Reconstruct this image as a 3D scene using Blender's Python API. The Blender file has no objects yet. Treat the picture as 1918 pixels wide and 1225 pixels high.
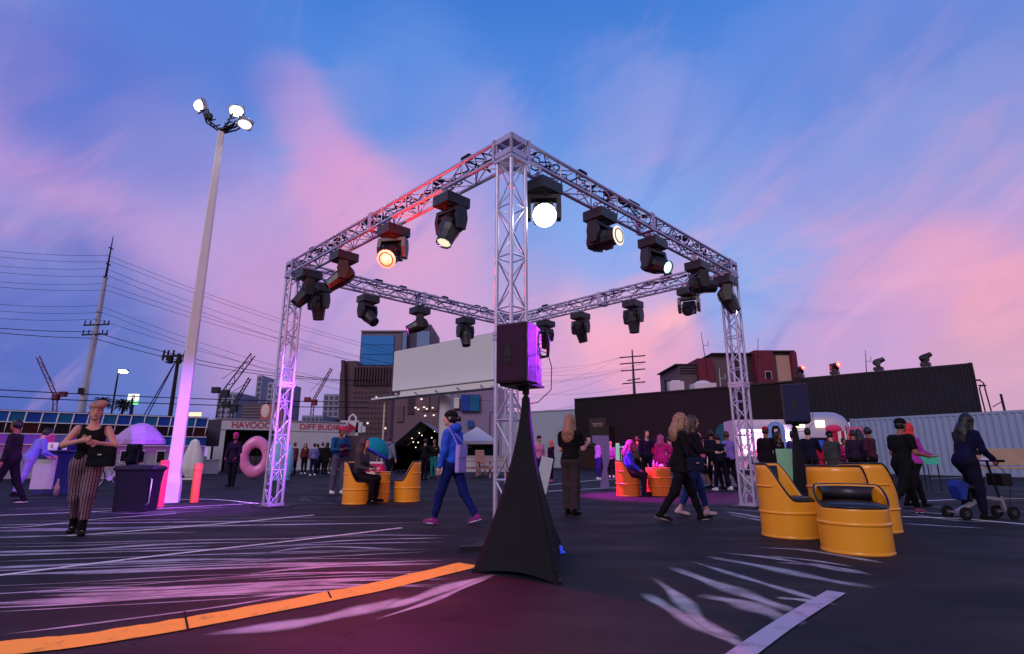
import bpy, math, random
import numpy as np
from mathutils import Vector, Matrix
random.seed(7); rng = np.random.default_rng(5)
SC = bpy.context.scene
COL = SC.collection
R = math.radians
# ---------------------------------------------------------------- camera
FPX, PITCH, CAMH = 1014.0, R(13.4), 1.0
cam = bpy.data.cameras.new('camera'); cam.sensor_width = 36; cam.lens = FPX/1918*36
cam.clip_start = .05; cam.clip_end = 3000
camo = bpy.data.objects.new('camera', cam); COL.objects.link(camo)
camo.location = (0, 0, CAMH); camo.rotation_euler = (R(90)+PITCH, 0, 0)
SC.camera = camo
CP, SP = math.cos(PITCH), math.sin(PITCH)
def ray(u, v):
    x = (u-959)/FPX; y = (612.5-v)/FPX
    return Vector((x, CP-SP*y, SP+CP*y))
def at(u, v, Y):            # the point of the place seen at u,v of the photograph, Y metres away
    d = ray(u, v); k = Y/d.y
    return Vector((d.x*k, Y, CAMH+d.z*k))
def gr(u, v):               # a point of the ground
    d = ray(u, v); k = -CAMH/d.z
    return Vector((d.x*k, d.y*k, 0))
def xat(u, Y, z=1.0):       # x of something seen at column u, Y metres away
    zf = Y*CP+(z-CAMH)*SP
    return (u-959)/FPX*zf
def srgb(r, g, b):
    f = lambda c: (c/255/12.92 if c/255 <= .04045 else ((c/255+.055)/1.055)**2.4)
    return (f(r), f(g), f(b))
# ---------------------------------------------------------------- world: dusk sky, blue above, lavender below, pink clouds
SC.view_settings.view_transform = 'Standard'; SC.view_settings.look = 'None'
SC.view_settings.exposure = 0.0; SC.view_settings.gamma = 1
W = bpy.data.worlds.new('World'); SC.world = W; W.use_nodes = True
nt = W.node_tree; N = nt.nodes; LK = nt.links
for n in list(N): N.remove(n)
def nd(t, **k):
    n = N.new(t)
    for a, b in k.items(): setattr(n, a, b)
    return n
def math_(op, a, b=None, c=None, clamp=False):
    n = nd('ShaderNodeMath', operation=op, use_clamp=clamp)
    for i, x in enumerate((a, b, c)):
        if x is None: continue
        if isinstance(x, (int, float)): n.inputs[i].default_value = x
        else: LK.new(x, n.inputs[i])
    return n.outputs[0]
tc = nd('ShaderNodeTexCoord'); DIR = tc.outputs['Generated']
sep = nd('ShaderNodeSeparateXYZ'); LK.new(DIR, sep.inputs[0])
ramp = nd('ShaderNodeValToRGB'); LK.new(sep.outputs[2], ramp.inputs[0])
stops = [(0, (182,152,202)), (.10, (188,158,208)), (.20, (180,158,214)), (.30, (160,160,220)), (.40, (126,155,224)),
         (.50, (104,147,224)), (.60, (80,134,220)), (.70, (56,118,208)), (1, (38,92,186))]
e = ramp.color_ramp.elements
while len(e) < len(stops): e.new(.5)
for s, (p, c) in zip(e, stops): s.position = p; s.color = (*srgb(*c), 1)
def noise(vec, scale, detail, dist, rough=.55, loc=(0,0,0), sc=(1,1,1), rot=(0,0,0)):
    m0 = nd('ShaderNodeMapping'); m0.inputs['Rotation'].default_value = rot; LK.new(vec, m0.inputs[0])
    mp = nd('ShaderNodeMapping'); mp.inputs['Location'].default_value = loc; mp.inputs['Scale'].default_value = sc; LK.new(m0.outputs[0], mp.inputs[0])
    n = nd('ShaderNodeTexNoise'); n.inputs['Scale'].default_value = scale; n.inputs['Detail'].default_value = detail
    n.inputs['Distortion'].default_value = dist; n.inputs['Roughness'].default_value = rough
    LK.new(mp.outputs[0], n.inputs['Vector']); return n.outputs[0]
n1 = noise(DIR, 2.4, 7, .5, .55, (3.1, 1.7, 0), (1.5, 1.2, .62), (0, R(-32), 0))
n2 = noise(DIR, 4.2, 10, .9, .62, (7.7, 2.2, 4), (.7, 1.2, 2.3), (0, R(18), 0))
nmix = math_('ADD', math_('MULTIPLY', n1, .55), math_('MULTIPLY', n2, .45))
nc = math_('SUBTRACT', nmix, .5)
col = ramp.outputs[0]
def mixc(fac, a, b):
    m = nd('ShaderNodeMix', data_type='RGBA'); m.blend_type = 'MIX'
    LK.new(fac, m.inputs[0])
    for i, x in ((6, a), (7, b)):
        if isinstance(x, tuple): m.inputs[i].default_value = (*x, 1)
        else: LK.new(x, m.inputs[i])
    return m.outputs[2]
def blob(u, v, deg, c, s, nz=1.6, soft=1.0):
    global col
    d = ray(u, v).normalized()
    vm = nd('ShaderNodeVectorMath', operation='DOT_PRODUCT'); LK.new(DIR, vm.inputs[0]); vm.inputs[1].default_value = d
    ang = math_('ARCCOSINE', math_('MINIMUM', vm.outputs['Value'], .99999))
    f = math_('SUBTRACT', 1.0, math_('DIVIDE', ang, R(deg)*1.5))          # 1 at the centre, 0 at the rim
    f = math_('ADD', f, math_('MULTIPLY', nc, nz))
    mr = nd('ShaderNodeMapRange', interpolation_type='SMOOTHSTEP'); LK.new(f, mr.inputs[0])
    mr.inputs[1].default_value = 0; mr.inputs[2].default_value = .75*soft; mr.inputs[3].default_value = 0; mr.inputs[4].default_value = s
    col = mixc(mr.outputs[0], col, srgb(*c))
SKY = [(40,410,8,(206,150,208),.85,2.0), (200,540,8,(186,146,206),.7,1.6), (420,440,9,(190,152,212),.7,1.3), (70,560,8,(112,125,205),.75,1.6),
       (530,160,2.6,(168,150,218),.7,2.6), (565,220,3.2,(180,152,216),.8,2.6), (610,290,3.6,(192,152,214),.85,2.4), (655,360,4.6,(208,152,208),.9,2.2), (680,190,2.6,(140,146,216),.6,2.6), (700,430,6,(214,158,208),.8,1.6), (800,400,6,(200,160,216),.6,1.6), (880,290,6,(165,155,220),.6,2),
       (40,90,4.5,(132,128,202),.6,2.2), (60,740,11,(66,96,182),.95,1.2), (140,640,7,(96,112,196),.7,1.6), (300,720,7,(98,120,196),.7,1.2), (560,740,6,(122,130,200),.6,1.2),
       (520,600,8,(194,148,204),.75,1.3), (800,540,8,(214,160,206),.8,1.2), (1100,660,9,(202,156,206),.7,1.2), (1200,620,5,(252,174,194),1,2.0),
       (1130,590,4.5,(246,176,200),.8,2), (1262,605,2.6,(255,180,192),.95,1.8), (1220,700,5,(228,162,196),.7,1.2), (1180,440,8,(128,165,234),.85,1.2),
       (1440,470,6,(128,165,234),.8,1.5), (1400,560,5,(140,170,232),.8,1.4), (1200,210,6,(146,152,220),.5,2.6), (1300,270,6,(150,156,222),.55,2.6),
       (1480,350,6,(172,158,218),.6,2.2), (1600,180,8,(122,146,218),.55,2), (1850,150,8,(134,146,214),.6,2), (1740,440,8,(206,156,208),.6,3.2),
       (1860,390,6,(214,160,206),.55,3.2), (1850,520,7,(176,154,214),.6,2.4), (1500,180,9,(104,140,222),.6,2), (1720,300,6,(134,150,220),.6,2.4), (1760,510,4,(232,162,196),.8,2.2), (1640,560,5,(206,158,206),.5,3),
       (1850,640,7,(222,160,194),.65,2.6), (1600,640,7,(200,158,208),.55,2.6), (1700,110,7,(100,135,215),.75,2), (1560,90,7,(92,132,216),.7,2), (1860,60,7,(100,130,212),.7,2), (1880,230,5,(140,150,216),.7,2), (1640,300,5,(138,152,220),.7,2.4), (340,130,8,(82,116,206),.7,1.8), (160,200,6,(92,112,204),.75,1.8), (330,300,5,(136,138,212),.6,1.8), (780,170,6,(96,140,222),.7,2), (1890,720,5,(206,162,190),.8,1.4), (1900,590,3.5,(238,166,186),.6,3)]
for b in SKY: blob(*b)
# fine wisps: pale streaks and deeper blue gaps between them
n3 = noise(DIR, 3.0, 11, .9, .58, (1.3, 9.2, 0), (2.4, 1, .55), (0, R(-36), 0))
n4 = noise(DIR, 2.3, 10, .6, .57, (5.3, 2.2, 3), (.55, 1, 2.6), (0, R(14), 0))
def band(src, lo, hi, amt):
    m_ = nd('ShaderNodeMapRange', interpolation_type='SMOOTHSTEP'); LK.new(src, m_.inputs[0])
    m_.inputs[1].default_value = lo; m_.inputs[2].default_value = hi; m_.inputs[3].default_value = 0; m_.inputs[4].default_value = amt
    return m_.outputs[0]
up = band(sep.outputs[2], .62, .25, 1.0)
col = mixc(band(n3, .44, .28, .30), col, srgb(70, 118, 210))
col = mixc(math_('MULTIPLY', band(n3, .52, .74, .52), math_('ADD', math_('MULTIPLY', up, .8), .2)), col, srgb(226, 172, 214))
col = mixc(math_('MULTIPLY', band(n4, .53, .74, .62), up), col, srgb(240, 168, 198))
col = mixc(math_('MULTIPLY', band(n4, .45, .30, .45), up), col, srgb(128, 142, 214))
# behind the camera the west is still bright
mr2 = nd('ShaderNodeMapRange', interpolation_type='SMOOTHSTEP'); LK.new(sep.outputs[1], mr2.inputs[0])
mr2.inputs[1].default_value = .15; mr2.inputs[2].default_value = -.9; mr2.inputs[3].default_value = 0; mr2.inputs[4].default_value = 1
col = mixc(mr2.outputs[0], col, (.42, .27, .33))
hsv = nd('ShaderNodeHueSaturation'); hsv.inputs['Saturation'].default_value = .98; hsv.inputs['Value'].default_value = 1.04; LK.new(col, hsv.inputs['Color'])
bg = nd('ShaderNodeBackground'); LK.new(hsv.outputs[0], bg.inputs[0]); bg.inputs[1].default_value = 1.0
out = nd('ShaderNodeOutputWorld'); LK.new(bg.outputs[0], out.inputs[0])
sl = bpy.data.lights.new('sun', 'SUN'); sl.energy = 1.0; sl.angle = R(25); sl.color = (.95, .86, .98)
so = bpy.data.objects.new('sun', sl); COL.objects.link(so); so.rotation_euler = (R(58), 0, R(-28))
# ---------------------------------------------------------------- materials
MATS = {}
def mat(name, col, rough=.6, metal=0, var=.12, scale=7, bump=0, bscale=60, emit=None, es=0, alpha=1, trans=0, coat=0):
    if name in MATS: return MATS[name]
    m = bpy.data.materials.new(name); m.use_nodes = True; t = m.node_tree; p = t.nodes['Principled BSDF']
    tcn = t.nodes.new('ShaderNodeTexCoord')
    nz = t.nodes.new('ShaderNodeTexNoise'); nz.inputs['Scale'].default_value = scale; nz.inputs['Detail'].default_value = 5
    t.links.new(tcn.outputs['Object'], nz.inputs['Vector'])
    mx = t.nodes.new('ShaderNodeMix'); mx.data_type = 'RGBA'
    lo = [max(0, c*(1-var)) for c in col]; hi = [min(1, c*(1+var)) for c in col]
    mx.inputs[6].default_value = (*lo, 1); mx.inputs[7].default_value = (*hi, 1)
    t.links.new(nz.outputs[0], mx.inputs[0]); t.links.new(mx.outputs[2], p.inputs['Base Color'])
    p.inputs['Specular IOR Level'].default_value = .5 if rough < .5 else .18
    p.inputs['Roughness'].default_value = rough; p.inputs['Metallic'].default_value = metal
    rr = t.nodes.new('ShaderNodeMapRange'); t.links.new(nz.outputs[0], rr.inputs[0]); rr.inputs[1].default_value = .3; rr.inputs[2].default_value = .7
    rr.inputs[3].default_value = max(.02, rough-.08); rr.inputs[4].default_value = min(1, rough+.08); t.links.new(rr.outputs[0], p.inputs['Roughness'])
    if bump:
        b = t.nodes.new('ShaderNodeBump'); n2_ = t.nodes.new('ShaderNodeTexNoise'); n2_.inputs['Scale'].default_value = bscale; n2_.inputs['Detail'].default_value = 4
        t.links.new(tcn.outputs['Object'], n2_.inputs['Vector']); t.links.new(n2_.outputs[0], b.inputs['Height'])
        b.inputs['Strength'].default_value = bump; b.inputs['Distance'].default_value = .01; t.links.new(b.outputs[0], p.inputs['Normal'])
    if emit: p.inputs['Emission Color'].default_value = (*emit, 1); p.inputs['Emission Strength'].default_value = es
    if coat: p.inputs['Coat Weight'].default_value = coat; p.inputs['Coat Roughness'].default_value = .15
    MATS[name] = m; return m
def glow(name, c, s): return mat('glow_'+name, (.8, .8, .8), .4, emit=c, es=s, var=0)
def cloth(r, g, b):
    return mat('cloth_%d_%d_%d' % (r, g, b), srgb(r, g, b), .85, 0, .22, 5, .25, 220)
# ---------------------------------------------------------------- mesh building
def rotm(v0, v1):
    return Vector(v0).rotation_difference(Vector(v1)).to_matrix()
class MB:
    def __init__(s): s.v = []; s.f = []; s.m = []; s.sm = []
    def add(s, vs, fs, mi=0, smooth=False):
        o = len(s.v); s.v += [tuple(x) for x in vs]
        for f in fs: s.f.append(tuple(i+o for i in f)); s.m.append(mi); s.sm.append(smooth)
        return s
    def box(s, c, d, rot=None, mi=0):
        c = Vector(c); h = Vector(d)/2; vs = []
        for x in (-1, 1):
            for y in (-1, 1):
                for z in (-1, 1):
                    p = Vector((x*h.x, y*h.y, z*h.z)); p = rot @ p if rot is not None else p
                    vs.append(c+p)
        return s.add(vs, [(0,1,3,2),(4,6,7,5),(0,4,5,1),(2,3,7,6),(0,2,6,4),(1,5,7,3)], mi)
    def bar(s, a, b, w, h=None, mi=0, up=(0,0,1)):      # rectangular bar from a to b
        a, b = Vector(a), Vector(b); z = (b-a); L = z.length
        if L < 1e-6: return s
        z /= L; u = Vector(up)
        if abs(z.dot(u)) > .98: u = Vector((0, 1, 0))
        x = u.cross(z).normalized(); y = z.cross(x)
        return s.box((a+b)/2, (w, h or w, L), Matrix((x, y, z)).transposed(), mi)
    def cyl(s, a, b, r0, r1=None, n=12, mi=0, cap=True, smooth=True):
        a, b = Vector(a), Vector(b); r1 = r0 if r1 is None else r1
        z = (b-a).normalized(); u = Vector((1, 0, 0)) if abs(z.x) < .9 else Vector((0, 1, 0))
        x = z.cross(u).normalized(); y = z.cross(x); vs = []
        for p, r in ((a, r0), (b, r1)):
            for i in range(n):
                t = 2*math.pi*i/n; vs.append(p+x*(r*math.cos(t))+y*(r*math.sin(t)))
        s.add(vs, [(i, (i+1) % n, n+(i+1) % n, n+i) for i in range(n)], mi, smooth)
        if cap: s.add(vs[:n], [tuple(range(n-1, -1, -1))], mi); s.add(vs[n:], [tuple(range(n))], mi)
        return s
    def tube(s, pts, r, n=6, mi=0, closed=False):
        pts = [Vector(p) for p in pts]; vs = []; m = len(pts); prev = None
        for i, p in enumerate(pts):
            q0 = pts[i-1] if i or closed else p; q1 = pts[(i+1) % m] if i < m-1 or closed else p
            z = (q1-q0).normalized()
            if prev is None:
                u = Vector((0, 0, 1)) if abs(z.z) < .9 else Vector((0, 1, 0)); x = z.cross(u).normalized()
            else: x = (prev-z*prev.dot(z)).normalized()
            prev = x; y = z.cross(x); rr = r[i] if isinstance(r, (list, tuple)) else r
            for k in range(n):
                t = 2*math.pi*k/n; vs.append(p+x*(rr*math.cos(t))+y*(rr*math.sin(t)))
        fs = []
        for i in range(m if closed else m-1):
            j = (i+1) % m
            for k in range(n): fs.append((i*n+k, i*n+(k+1) % n, j*n+(k+1) % n, j*n+k))
        s.add(vs, fs, mi, True)
        if not closed: s.add(vs[:n], [tuple(range(n-1, -1, -1))], mi); s.add(vs[-n:], [tuple(range(n))], mi)
        return s
    def lathe(s, prof, c=(0,0,0), n=24, mi=0, rot=None, smooth=True):
        c = Vector(c); vs = []
        for (r, z) in prof:
            for k in range(n):
                t = 2*math.pi*k/n; p = Vector((r*math.cos(t), r*math.sin(t), z)); p = rot @ p if rot is not None else p
                vs.append(c+p)
        return s.add(vs, [(i*n+k, i*n+(k+1) % n, (i+1)*n+(k+1) % n, (i+1)*n+k) for i in range(len(prof)-1) for k in range(n)], mi, smooth)
    def ball(s, c, r, n=12, mi=0, rot=None):
        rx, ry, rz = r if isinstance(r, (tuple, list)) else (r, r, r); c = Vector(c); vs = []; m = max(6, n//2+2)
        for i in range(m+1):
            a = math.pi*i/m
            for k in range(n):
                t = 2*math.pi*k/n; p = Vector((rx*math.sin(a)*math.cos(t), ry*math.sin(a)*math.sin(t), -rz*math.cos(a)))
                vs.append(c+(rot @ p if rot is not None else p))
        return s.add(vs, [(i*n+k, i*n+(k+1) % n, (i+1)*n+(k+1) % n, (i+1)*n+k) for i in range(m) for k in range(n)], mi, True)
    def prism(s, poly, fn, t0, t1, mi=0):               # poly of 2-D points, fn(p2, t) -> 3-D
        n = len(poly); vs = [fn(p, t0) for p in poly]+[fn(p, t1) for p in poly]
        return s.add(vs, [tuple(range(n-1, -1, -1)), tuple(range(n, 2*n))]+[(i, (i+1) % n, n+(i+1) % n, n+i) for i in range(n)], mi)
    def build(s, name, mats, parent=None, bevel=0, loc=None):
        me = bpy.data.meshes.new(name); me.from_pydata(s.v, [], s.f); me.validate()
        if not isinstance(mats, (list, tuple)): mats = [mats]
        for m in mats: me.materials.append(m)
        if len(me.polygons) == len(s.m):
            me.polygons.foreach_set('material_index', s.m); me.polygons.foreach_set('use_smooth', s.sm)
        return link(name, me, parent, bevel, loc)
def link(name, me, parent=None, bevel=0, loc=None):
    o = bpy.data.objects.new(name, me); COL.objects.link(o)
    if parent: o.parent = parent
    if loc is not None: o.location = loc
    if bevel:
        b = o.modifiers.new('bevel', 'BEVEL'); b.width = bevel; b.segments = 2; b.limit_method = 'ANGLE'; b.angle_limit = R(40)
    return o
def tag(o, label, cat, group=None):
    o['label'] = label; o['category'] = cat
    if group: o['group'] = group
    return o
def struct(o, kind='structure'): o['kind'] = kind; return o
def thing(name, label, cat, loc=(0,0,0), rz=0, group=None):
    o = bpy.data.objects.new(name, None); COL.objects.link(o); o.empty_display_size = .2
    o.location = loc; o.rotation_euler = (0, 0, rz); return tag(o, label, cat, group)
def dup(root, loc, rz, label=None, group=None):
    r = root.copy(); COL.objects.link(r); r.location = loc; r.rotation_euler = (0, 0, rz)
    if label: r['label'] = label
    if group: r['group'] = group
    for ch in list(root.children):
        c = ch.copy(); COL.objects.link(c); c.parent = r
        for g in list(ch.children):
            d = g.copy(); COL.objects.link(d); d.parent = c
    return r
def text_mesh(name, s, size, m, parent=None, M4=None, depth=.01, align='CENTER'):
    cu = bpy.data.curves.new(name, 'FONT'); cu.body = s; cu.size = size; cu.extrude = depth; cu.align_x = align; cu.align_y = 'CENTER'
    o = bpy.data.objects.new(name, cu); COL.objects.link(o)
    dg = bpy.context.evaluated_depsgraph_get(); me = bpy.data.meshes.new_from_object(o.evaluated_get(dg))
    bpy.data.objects.remove(o); bpy.data.curves.remove(cu)
    me.materials.clear(); me.materials.append(m)
    o = link(name, me, parent)
    if M4 is not None: o.matrix_local = M4
    return o
def face_frame(loc, xdir, ndir=None):                   # matrix for text: local x along xdir, local y up, facing -xdir x z
    x = Vector(xdir).normalized(); y = Vector((0, 0, 1)); z = x.cross(y)
    m = Matrix((x, y, z)).transposed().to_4x4(); m.translation = loc; return m
def lamp(kind, name, parent, loc, color, energy, size=.05, target=None, angle=60, blend=.6):
    l = bpy.data.lights.new(name, kind); l.energy = energy; l.color = color; l.shadow_soft_size = size
    if kind == 'SPOT': l.spot_size = R(angle); l.spot_blend = blend
    o = bpy.data.objects.new(name, l); COL.objects.link(o); o.location = loc
    if target is not None: o.rotation_euler = (Vector(target)-Vector(loc)).to_track_quat('-Z', 'Y').to_euler()
    return o
# ================================================================ ground and painted markings
def asphalt():
    m = bpy.data.materials.new('asphalt'); m.use_nodes = True; t = m.node_tree; p = t.nodes['Principled BSDF']; L = t.links.new
    tcn = t.nodes.new('ShaderNodeTexCoord')
    def nz(scale, det, sc=(1,1,1), rot=0):
        mp = t.nodes.new('ShaderNodeMapping'); mp.inputs['Scale'].default_value = sc; mp.inputs['Rotation'].default_value = (0,0,rot); L(tcn.outputs['Object'], mp.inputs[0])
        n = t.nodes.new('ShaderNodeTexNoise'); n.inputs['Scale'].default_value = scale; n.inputs['Detail'].default_value = det; L(mp.outputs[0], n.inputs['Vector']); return n.outputs[0]
    a, b, c = nz(.35, 5), nz(1.1, 6, (.6, 1.4, 1), R(24)), nz(90, 3)
    def ma(op, x, y):
        n = t.nodes.new('ShaderNodeMath'); n.operation = op
        for i, q in enumerate((x, y)):
            if isinstance(q, float): n.inputs[i].default_value = q
            else: L(q, n.inputs[i])
        return n.outputs[0]
    s = ma('ADD', ma('MULTIPLY', a, .4), ma('ADD', ma('MULTIPLY', b, .4), ma('MULTIPLY', c, .46)))
    cr = t.nodes.new('ShaderNodeValToRGB'); L(s, cr.inputs[0])
    e = cr.color_ramp.elements; e[0].position = .35; e[0].color = (.0028, .0028, .005, 1); e[1].position = .75; e[1].color = (.018, .017, .026, 1)
    vo = t.nodes.new('ShaderNodeTexVoronoi'); vo.feature = 'DISTANCE_TO_EDGE'; vo.inputs['Scale'].default_value = .42
    dn = t.nodes.new('ShaderNodeTexNoise'); dn.inputs['Scale'].default_value = 1.6; dn.inputs['Detail'].default_value = 6; L(tcn.outputs['Object'], dn.inputs['Vector'])
    va = t.nodes.new('ShaderNodeVectorMath'); va.operation = 'MULTIPLY_ADD'; L(dn.outputs['Color'], va.inputs[0]); va.inputs[1].default_value = (.9,.9,.9); L(tcn.outputs['Object'], va.inputs[2]); L(va.outputs[0], vo.inputs['Vector'])
    ck = t.nodes.new('ShaderNodeMapRange'); L(vo.outputs['Distance'], ck.inputs[0]); ck.inputs[1].default_value = .002; ck.inputs[2].default_value = .006; ck.inputs[3].default_value = .35; ck.inputs[4].default_value = 1
    mu = t.nodes.new('ShaderNodeMix'); mu.data_type = 'RGBA'; mu.blend_type = 'MULTIPLY'; mu.inputs[0].default_value = 1; L(cr.outputs[0], mu.inputs[6]); L(ck.outputs[0], mu.inputs[7])
    L(mu.outputs[2], p.inputs['Base Color'])
    rr = t.nodes.new('ShaderNodeMapRange'); L(b, rr.inputs[0]); rr.inputs[1].default_value = .3; rr.inputs[2].default_value = .7; rr.inputs[3].default_value = .55; rr.inputs[4].default_value = .85
    L(rr.outputs[0], p.inputs['Roughness']); p.inputs['Specular IOR Level'].default_value = .16
    bp = t.nodes.new('ShaderNodeBump'); bp.inputs['Strength'].default_value = .5; bp.inputs['Distance'].default_value = .006
    L(ma('ADD', c, ma('MULTIPLY', b, 2.0)), bp.inputs['Height']); L(bp.outputs[0], p.inputs['Normal'])
    return m
ASPH = asphalt()
g = MB(); g.add([(-900,-60,0),(900,-60,0),(900,1800,0),(-900,1800,0)], [(0,1,2,3)]); struct(g.build('ground', ASPH))
def worn(name, col, lo=.38, hi=.62, scale=9, alpha=1.0):
    m = bpy.data.materials.new(name); m.use_nodes = True; t = m.node_tree; p = t.nodes['Principled BSDF']; L = t.links.new
    tcn = t.nodes.new('ShaderNodeTexCoord'); n = t.nodes.new('ShaderNodeTexNoise'); n.inputs['Scale'].default_value = scale; n.inputs['Detail'].default_value = 8; n.inputs['Roughness'].default_value = .7
    L(tcn.outputs['Object'], n.inputs['Vector'])
    r = t.nodes.new('ShaderNodeMapRange'); L(n.outputs[0], r.inputs[0]); r.inputs[1].default_value = lo; r.inputs[2].default_value = hi; r.inputs[3].default_value = 0; r.inputs[4].default_value = alpha
    x = t.nodes.new('ShaderNodeMix'); x.data_type = 'RGBA'; L(r.outputs[0], x.inputs[0]); x.inputs[6].default_value = (.03,.029,.034,1); x.inputs[7].default_value = (*col, 1)
    L(x.outputs[2], p.inputs['Base Color']); p.inputs['Roughness'].default_value = .7
    return m
PW = worn('paint_white', (.78, .76, .80), .25, .45); PL = worn('paint_lilac', (.42,.36,.52), .2, .5, 5); PY = worn('paint_yellow', (.88, .48, .03), .22, .43, 7)
def soft_paint(name, col, lo, hi, scale, alpha):
    m = worn(name, col, lo, hi, scale, alpha); t = m.node_tree; p = t.nodes['Principled BSDF']; L = t.links.new
    at_ = t.nodes.new('ShaderNodeAttribute'); at_.attribute_name = 'coverage'
    tr = t.nodes.new('ShaderNodeBsdfTransparent'); mx = t.nodes.new('ShaderNodeMixShader'); L(at_.outputs['Fac'], mx.inputs[0]); L(tr.outputs[0], mx.inputs[1]); L(p.outputs[0], mx.inputs[2]); L(mx.outputs[0], t.nodes['Material Output'].inputs['Surface'])
    return m
PG = soft_paint('paint_grey', (.46, .46, .54), .25, .6, 3, .85); PG2 = soft_paint('paint_ghost', (.46, .46, .58), .22, .55, 2.0, .95)
def stripe(name, pts, wid, m, z=.004, mb=None, taper=False, ragged=0):
    b = mb or MB(); P = [gr(*p) for p in pts]
    if len(P) > 2 or ragged:                                    # resample smoothly
        Q = []; n = 40
        for i in range(n+1):
            s = i/n*(len(P)-1); k = min(int(s), len(P)-2); f = s-k; f = f if len(P) == 2 else f
            p0, p1, p2, p3 = P[max(k-1,0)], P[k], P[k+1], P[min(k+2,len(P)-1)]
            Q.append(.5*((2*p1)+(p2-p0)*f+(2*p0-5*p1+4*p2-p3)*f*f+(3*p1-p0-3*p2+p3)*f**3))
        P = Q
    if taper:
        vs = []; cv = []; n = len(P)
        for i, p in enumerate(P):
            d = (P[min(i+1,n-1)]-P[max(i-1,0)]); d.z = 0; d.normalize(); q = Vector((-d.y, d.x, 0)); e_ = math.sin(math.pi*(i+.02)/(n-.96))
            w = wid*1.7*(.25+.75*e_**.7)*(1+.25*math.sin(i*.37+wid*300))
            for f_, c_ in ((-.5,0),(-.18,1),(.18,1),(.5,0)): vs.append(p+q*(w*f_)+Vector((0,0,z))); cv.append(c_*min(1, 1.6*e_))
        b.add(vs, [(4*i+k, 4*i+k+1, 4*i+5+k, 4*i+4+k) for i in range(n-1) for k in range(3)]); b.cov = getattr(b, 'cov', [])+cv
        return
    vs = []; n = len(P)
    for i, p in enumerate(P):
        d = (P[min(i+1,n-1)]-P[max(i-1,0)]); d.z = 0; d.normalize(); q = Vector((-d.y, d.x, 0))
        w = wid*(math.sin(math.pi*min(max((i+.15)/(n-.7), .02), .98))**.6 if taper else 1)
        r1, r2 = (random.uniform(0, ragged), random.uniform(0, ragged*.25)) if ragged else (0, 0)
        vs += [p+q*(w/2-r1)+Vector((0,0,z)), p-q*(w/2-r2)+Vector((0,0,z))]
    b.add(vs, [(2*i, 2*i+1, 2*i+3, 2*i+2) for i in range(n-1)])
    if mb is None: return struct(b.build(name, m))
stripe('parking_line', [(-160,1098),(0,1078),(300,1041),(560,1012),(752,989)], .075, PW)
stripe('parking_line', [(126,1004),(360,986),(588,965)], .085, PW)
stripe('parking_line', [(-40,967),(190,958),(480,943)], .07, PW, .0045)
stripe('parking_line', [(320,937),(400,936),(484,944)], .10, PW, .008)
stripe('parking_line', [(-30,990),(60,986),(180,973),(330,962)], .05, PW, .004)
stripe('parking_line', [(1020,909),(1160,897),(1400,889)], .12, PW)
stripe('parking_line', [(1015,921),(1170,913),(1400,907)], .11, PW)
stripe('parking_line', [(1700,940),(1820,935),(1960,934)], .09, PW)
stripe('parking_line', [(1690,968),(1800,972),(1960,986)], .10, PW)
stripe('parking_line', [(1372,1240),(1470,1170),(1567,1110)], .125, PL, .0075)
stripe('parking_line', [(1740,897),(1860,893),(1990,893)], .09, PW)
stripe('painted_stripe', [(-120,1236),(0,1216),(120,1204),(250,1185),(345,1169),(480,1144),(615,1118),(700,1101),(800,1077),(880,1058)], .29, PY, .006, ragged=.03)
sk = MB()                                                       # the dark seam of the stripe
for a in ((345,1148,352,1182), (614,1110,620,1122)):
    p, q = gr(a[0], a[1]), gr(a[2], a[3]); sk.bar((p.x,p.y,.0085), (q.x,q.y,.0085), .012, .002)
struct(sk.build('pavement_seam', mat('seam', (.01,.01,.01), .9)))
st = MB()
random.seed(11)
lines = []
for i in range(34):                                             # sweeping worn sealer streaks on the left
    v0 = 978+i*5.2+random.uniform(-4, 4); u0 = random.uniform(-260, 120); L_ = random.uniform(420, 900)
    u1 = min(u0+L_, 850-abs(v0-1050)*.4); rise = (v0-950)*.13*(u1-u0)/600+6
    lines.append(([(u0, v0), (u0*.65+u1*.35, v0-rise*.3+random.uniform(-3,3)), (u0*.3+u1*.7, v0-rise*.75+random.uniform(-2,3)), (u1, v0-rise*(.85+.3*random.random()))], random.choice([.02,.03,.04,.07,.1])))
for i in range(15):
    v0 = 1006+i*7.5; u0 = random.uniform(380, 560); u1 = random.uniform(740, 862)
    lines.append(([(u0, v0+random.uniform(4,12)), (u0*.6+u1*.4, v0-2+random.uniform(-2,3)), (u1, v0-random.uniform(-8,8)-3)], random.choice([.02,.035,.05,.07])))
for p_, w_ in (([(650,1148),(760,1128),(850,1098),(930,1076)], .12), ([(380,1190),(560,1168),(690,1140),(750,1120)], .14), ([(0,1190),(150,1172),(420,1136),(560,1112)], .03), ([(700,1162),(800,1130),(880,1096),(925,1078)], .05)): lines.append((p_, w_))
for i, (pts, w) in enumerate(lines): stripe('', pts, w, None, .0024+.00002*i, st, True)
def coverage(o, mb): 
    at_ = o.data.attributes.new('coverage', 'FLOAT', 'POINT'); at_.data.foreach_set('value', mb.cov); return o
struct(coverage(st.build('paint_streaks', PG2), st), 'stuff')
st = MB()
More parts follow.
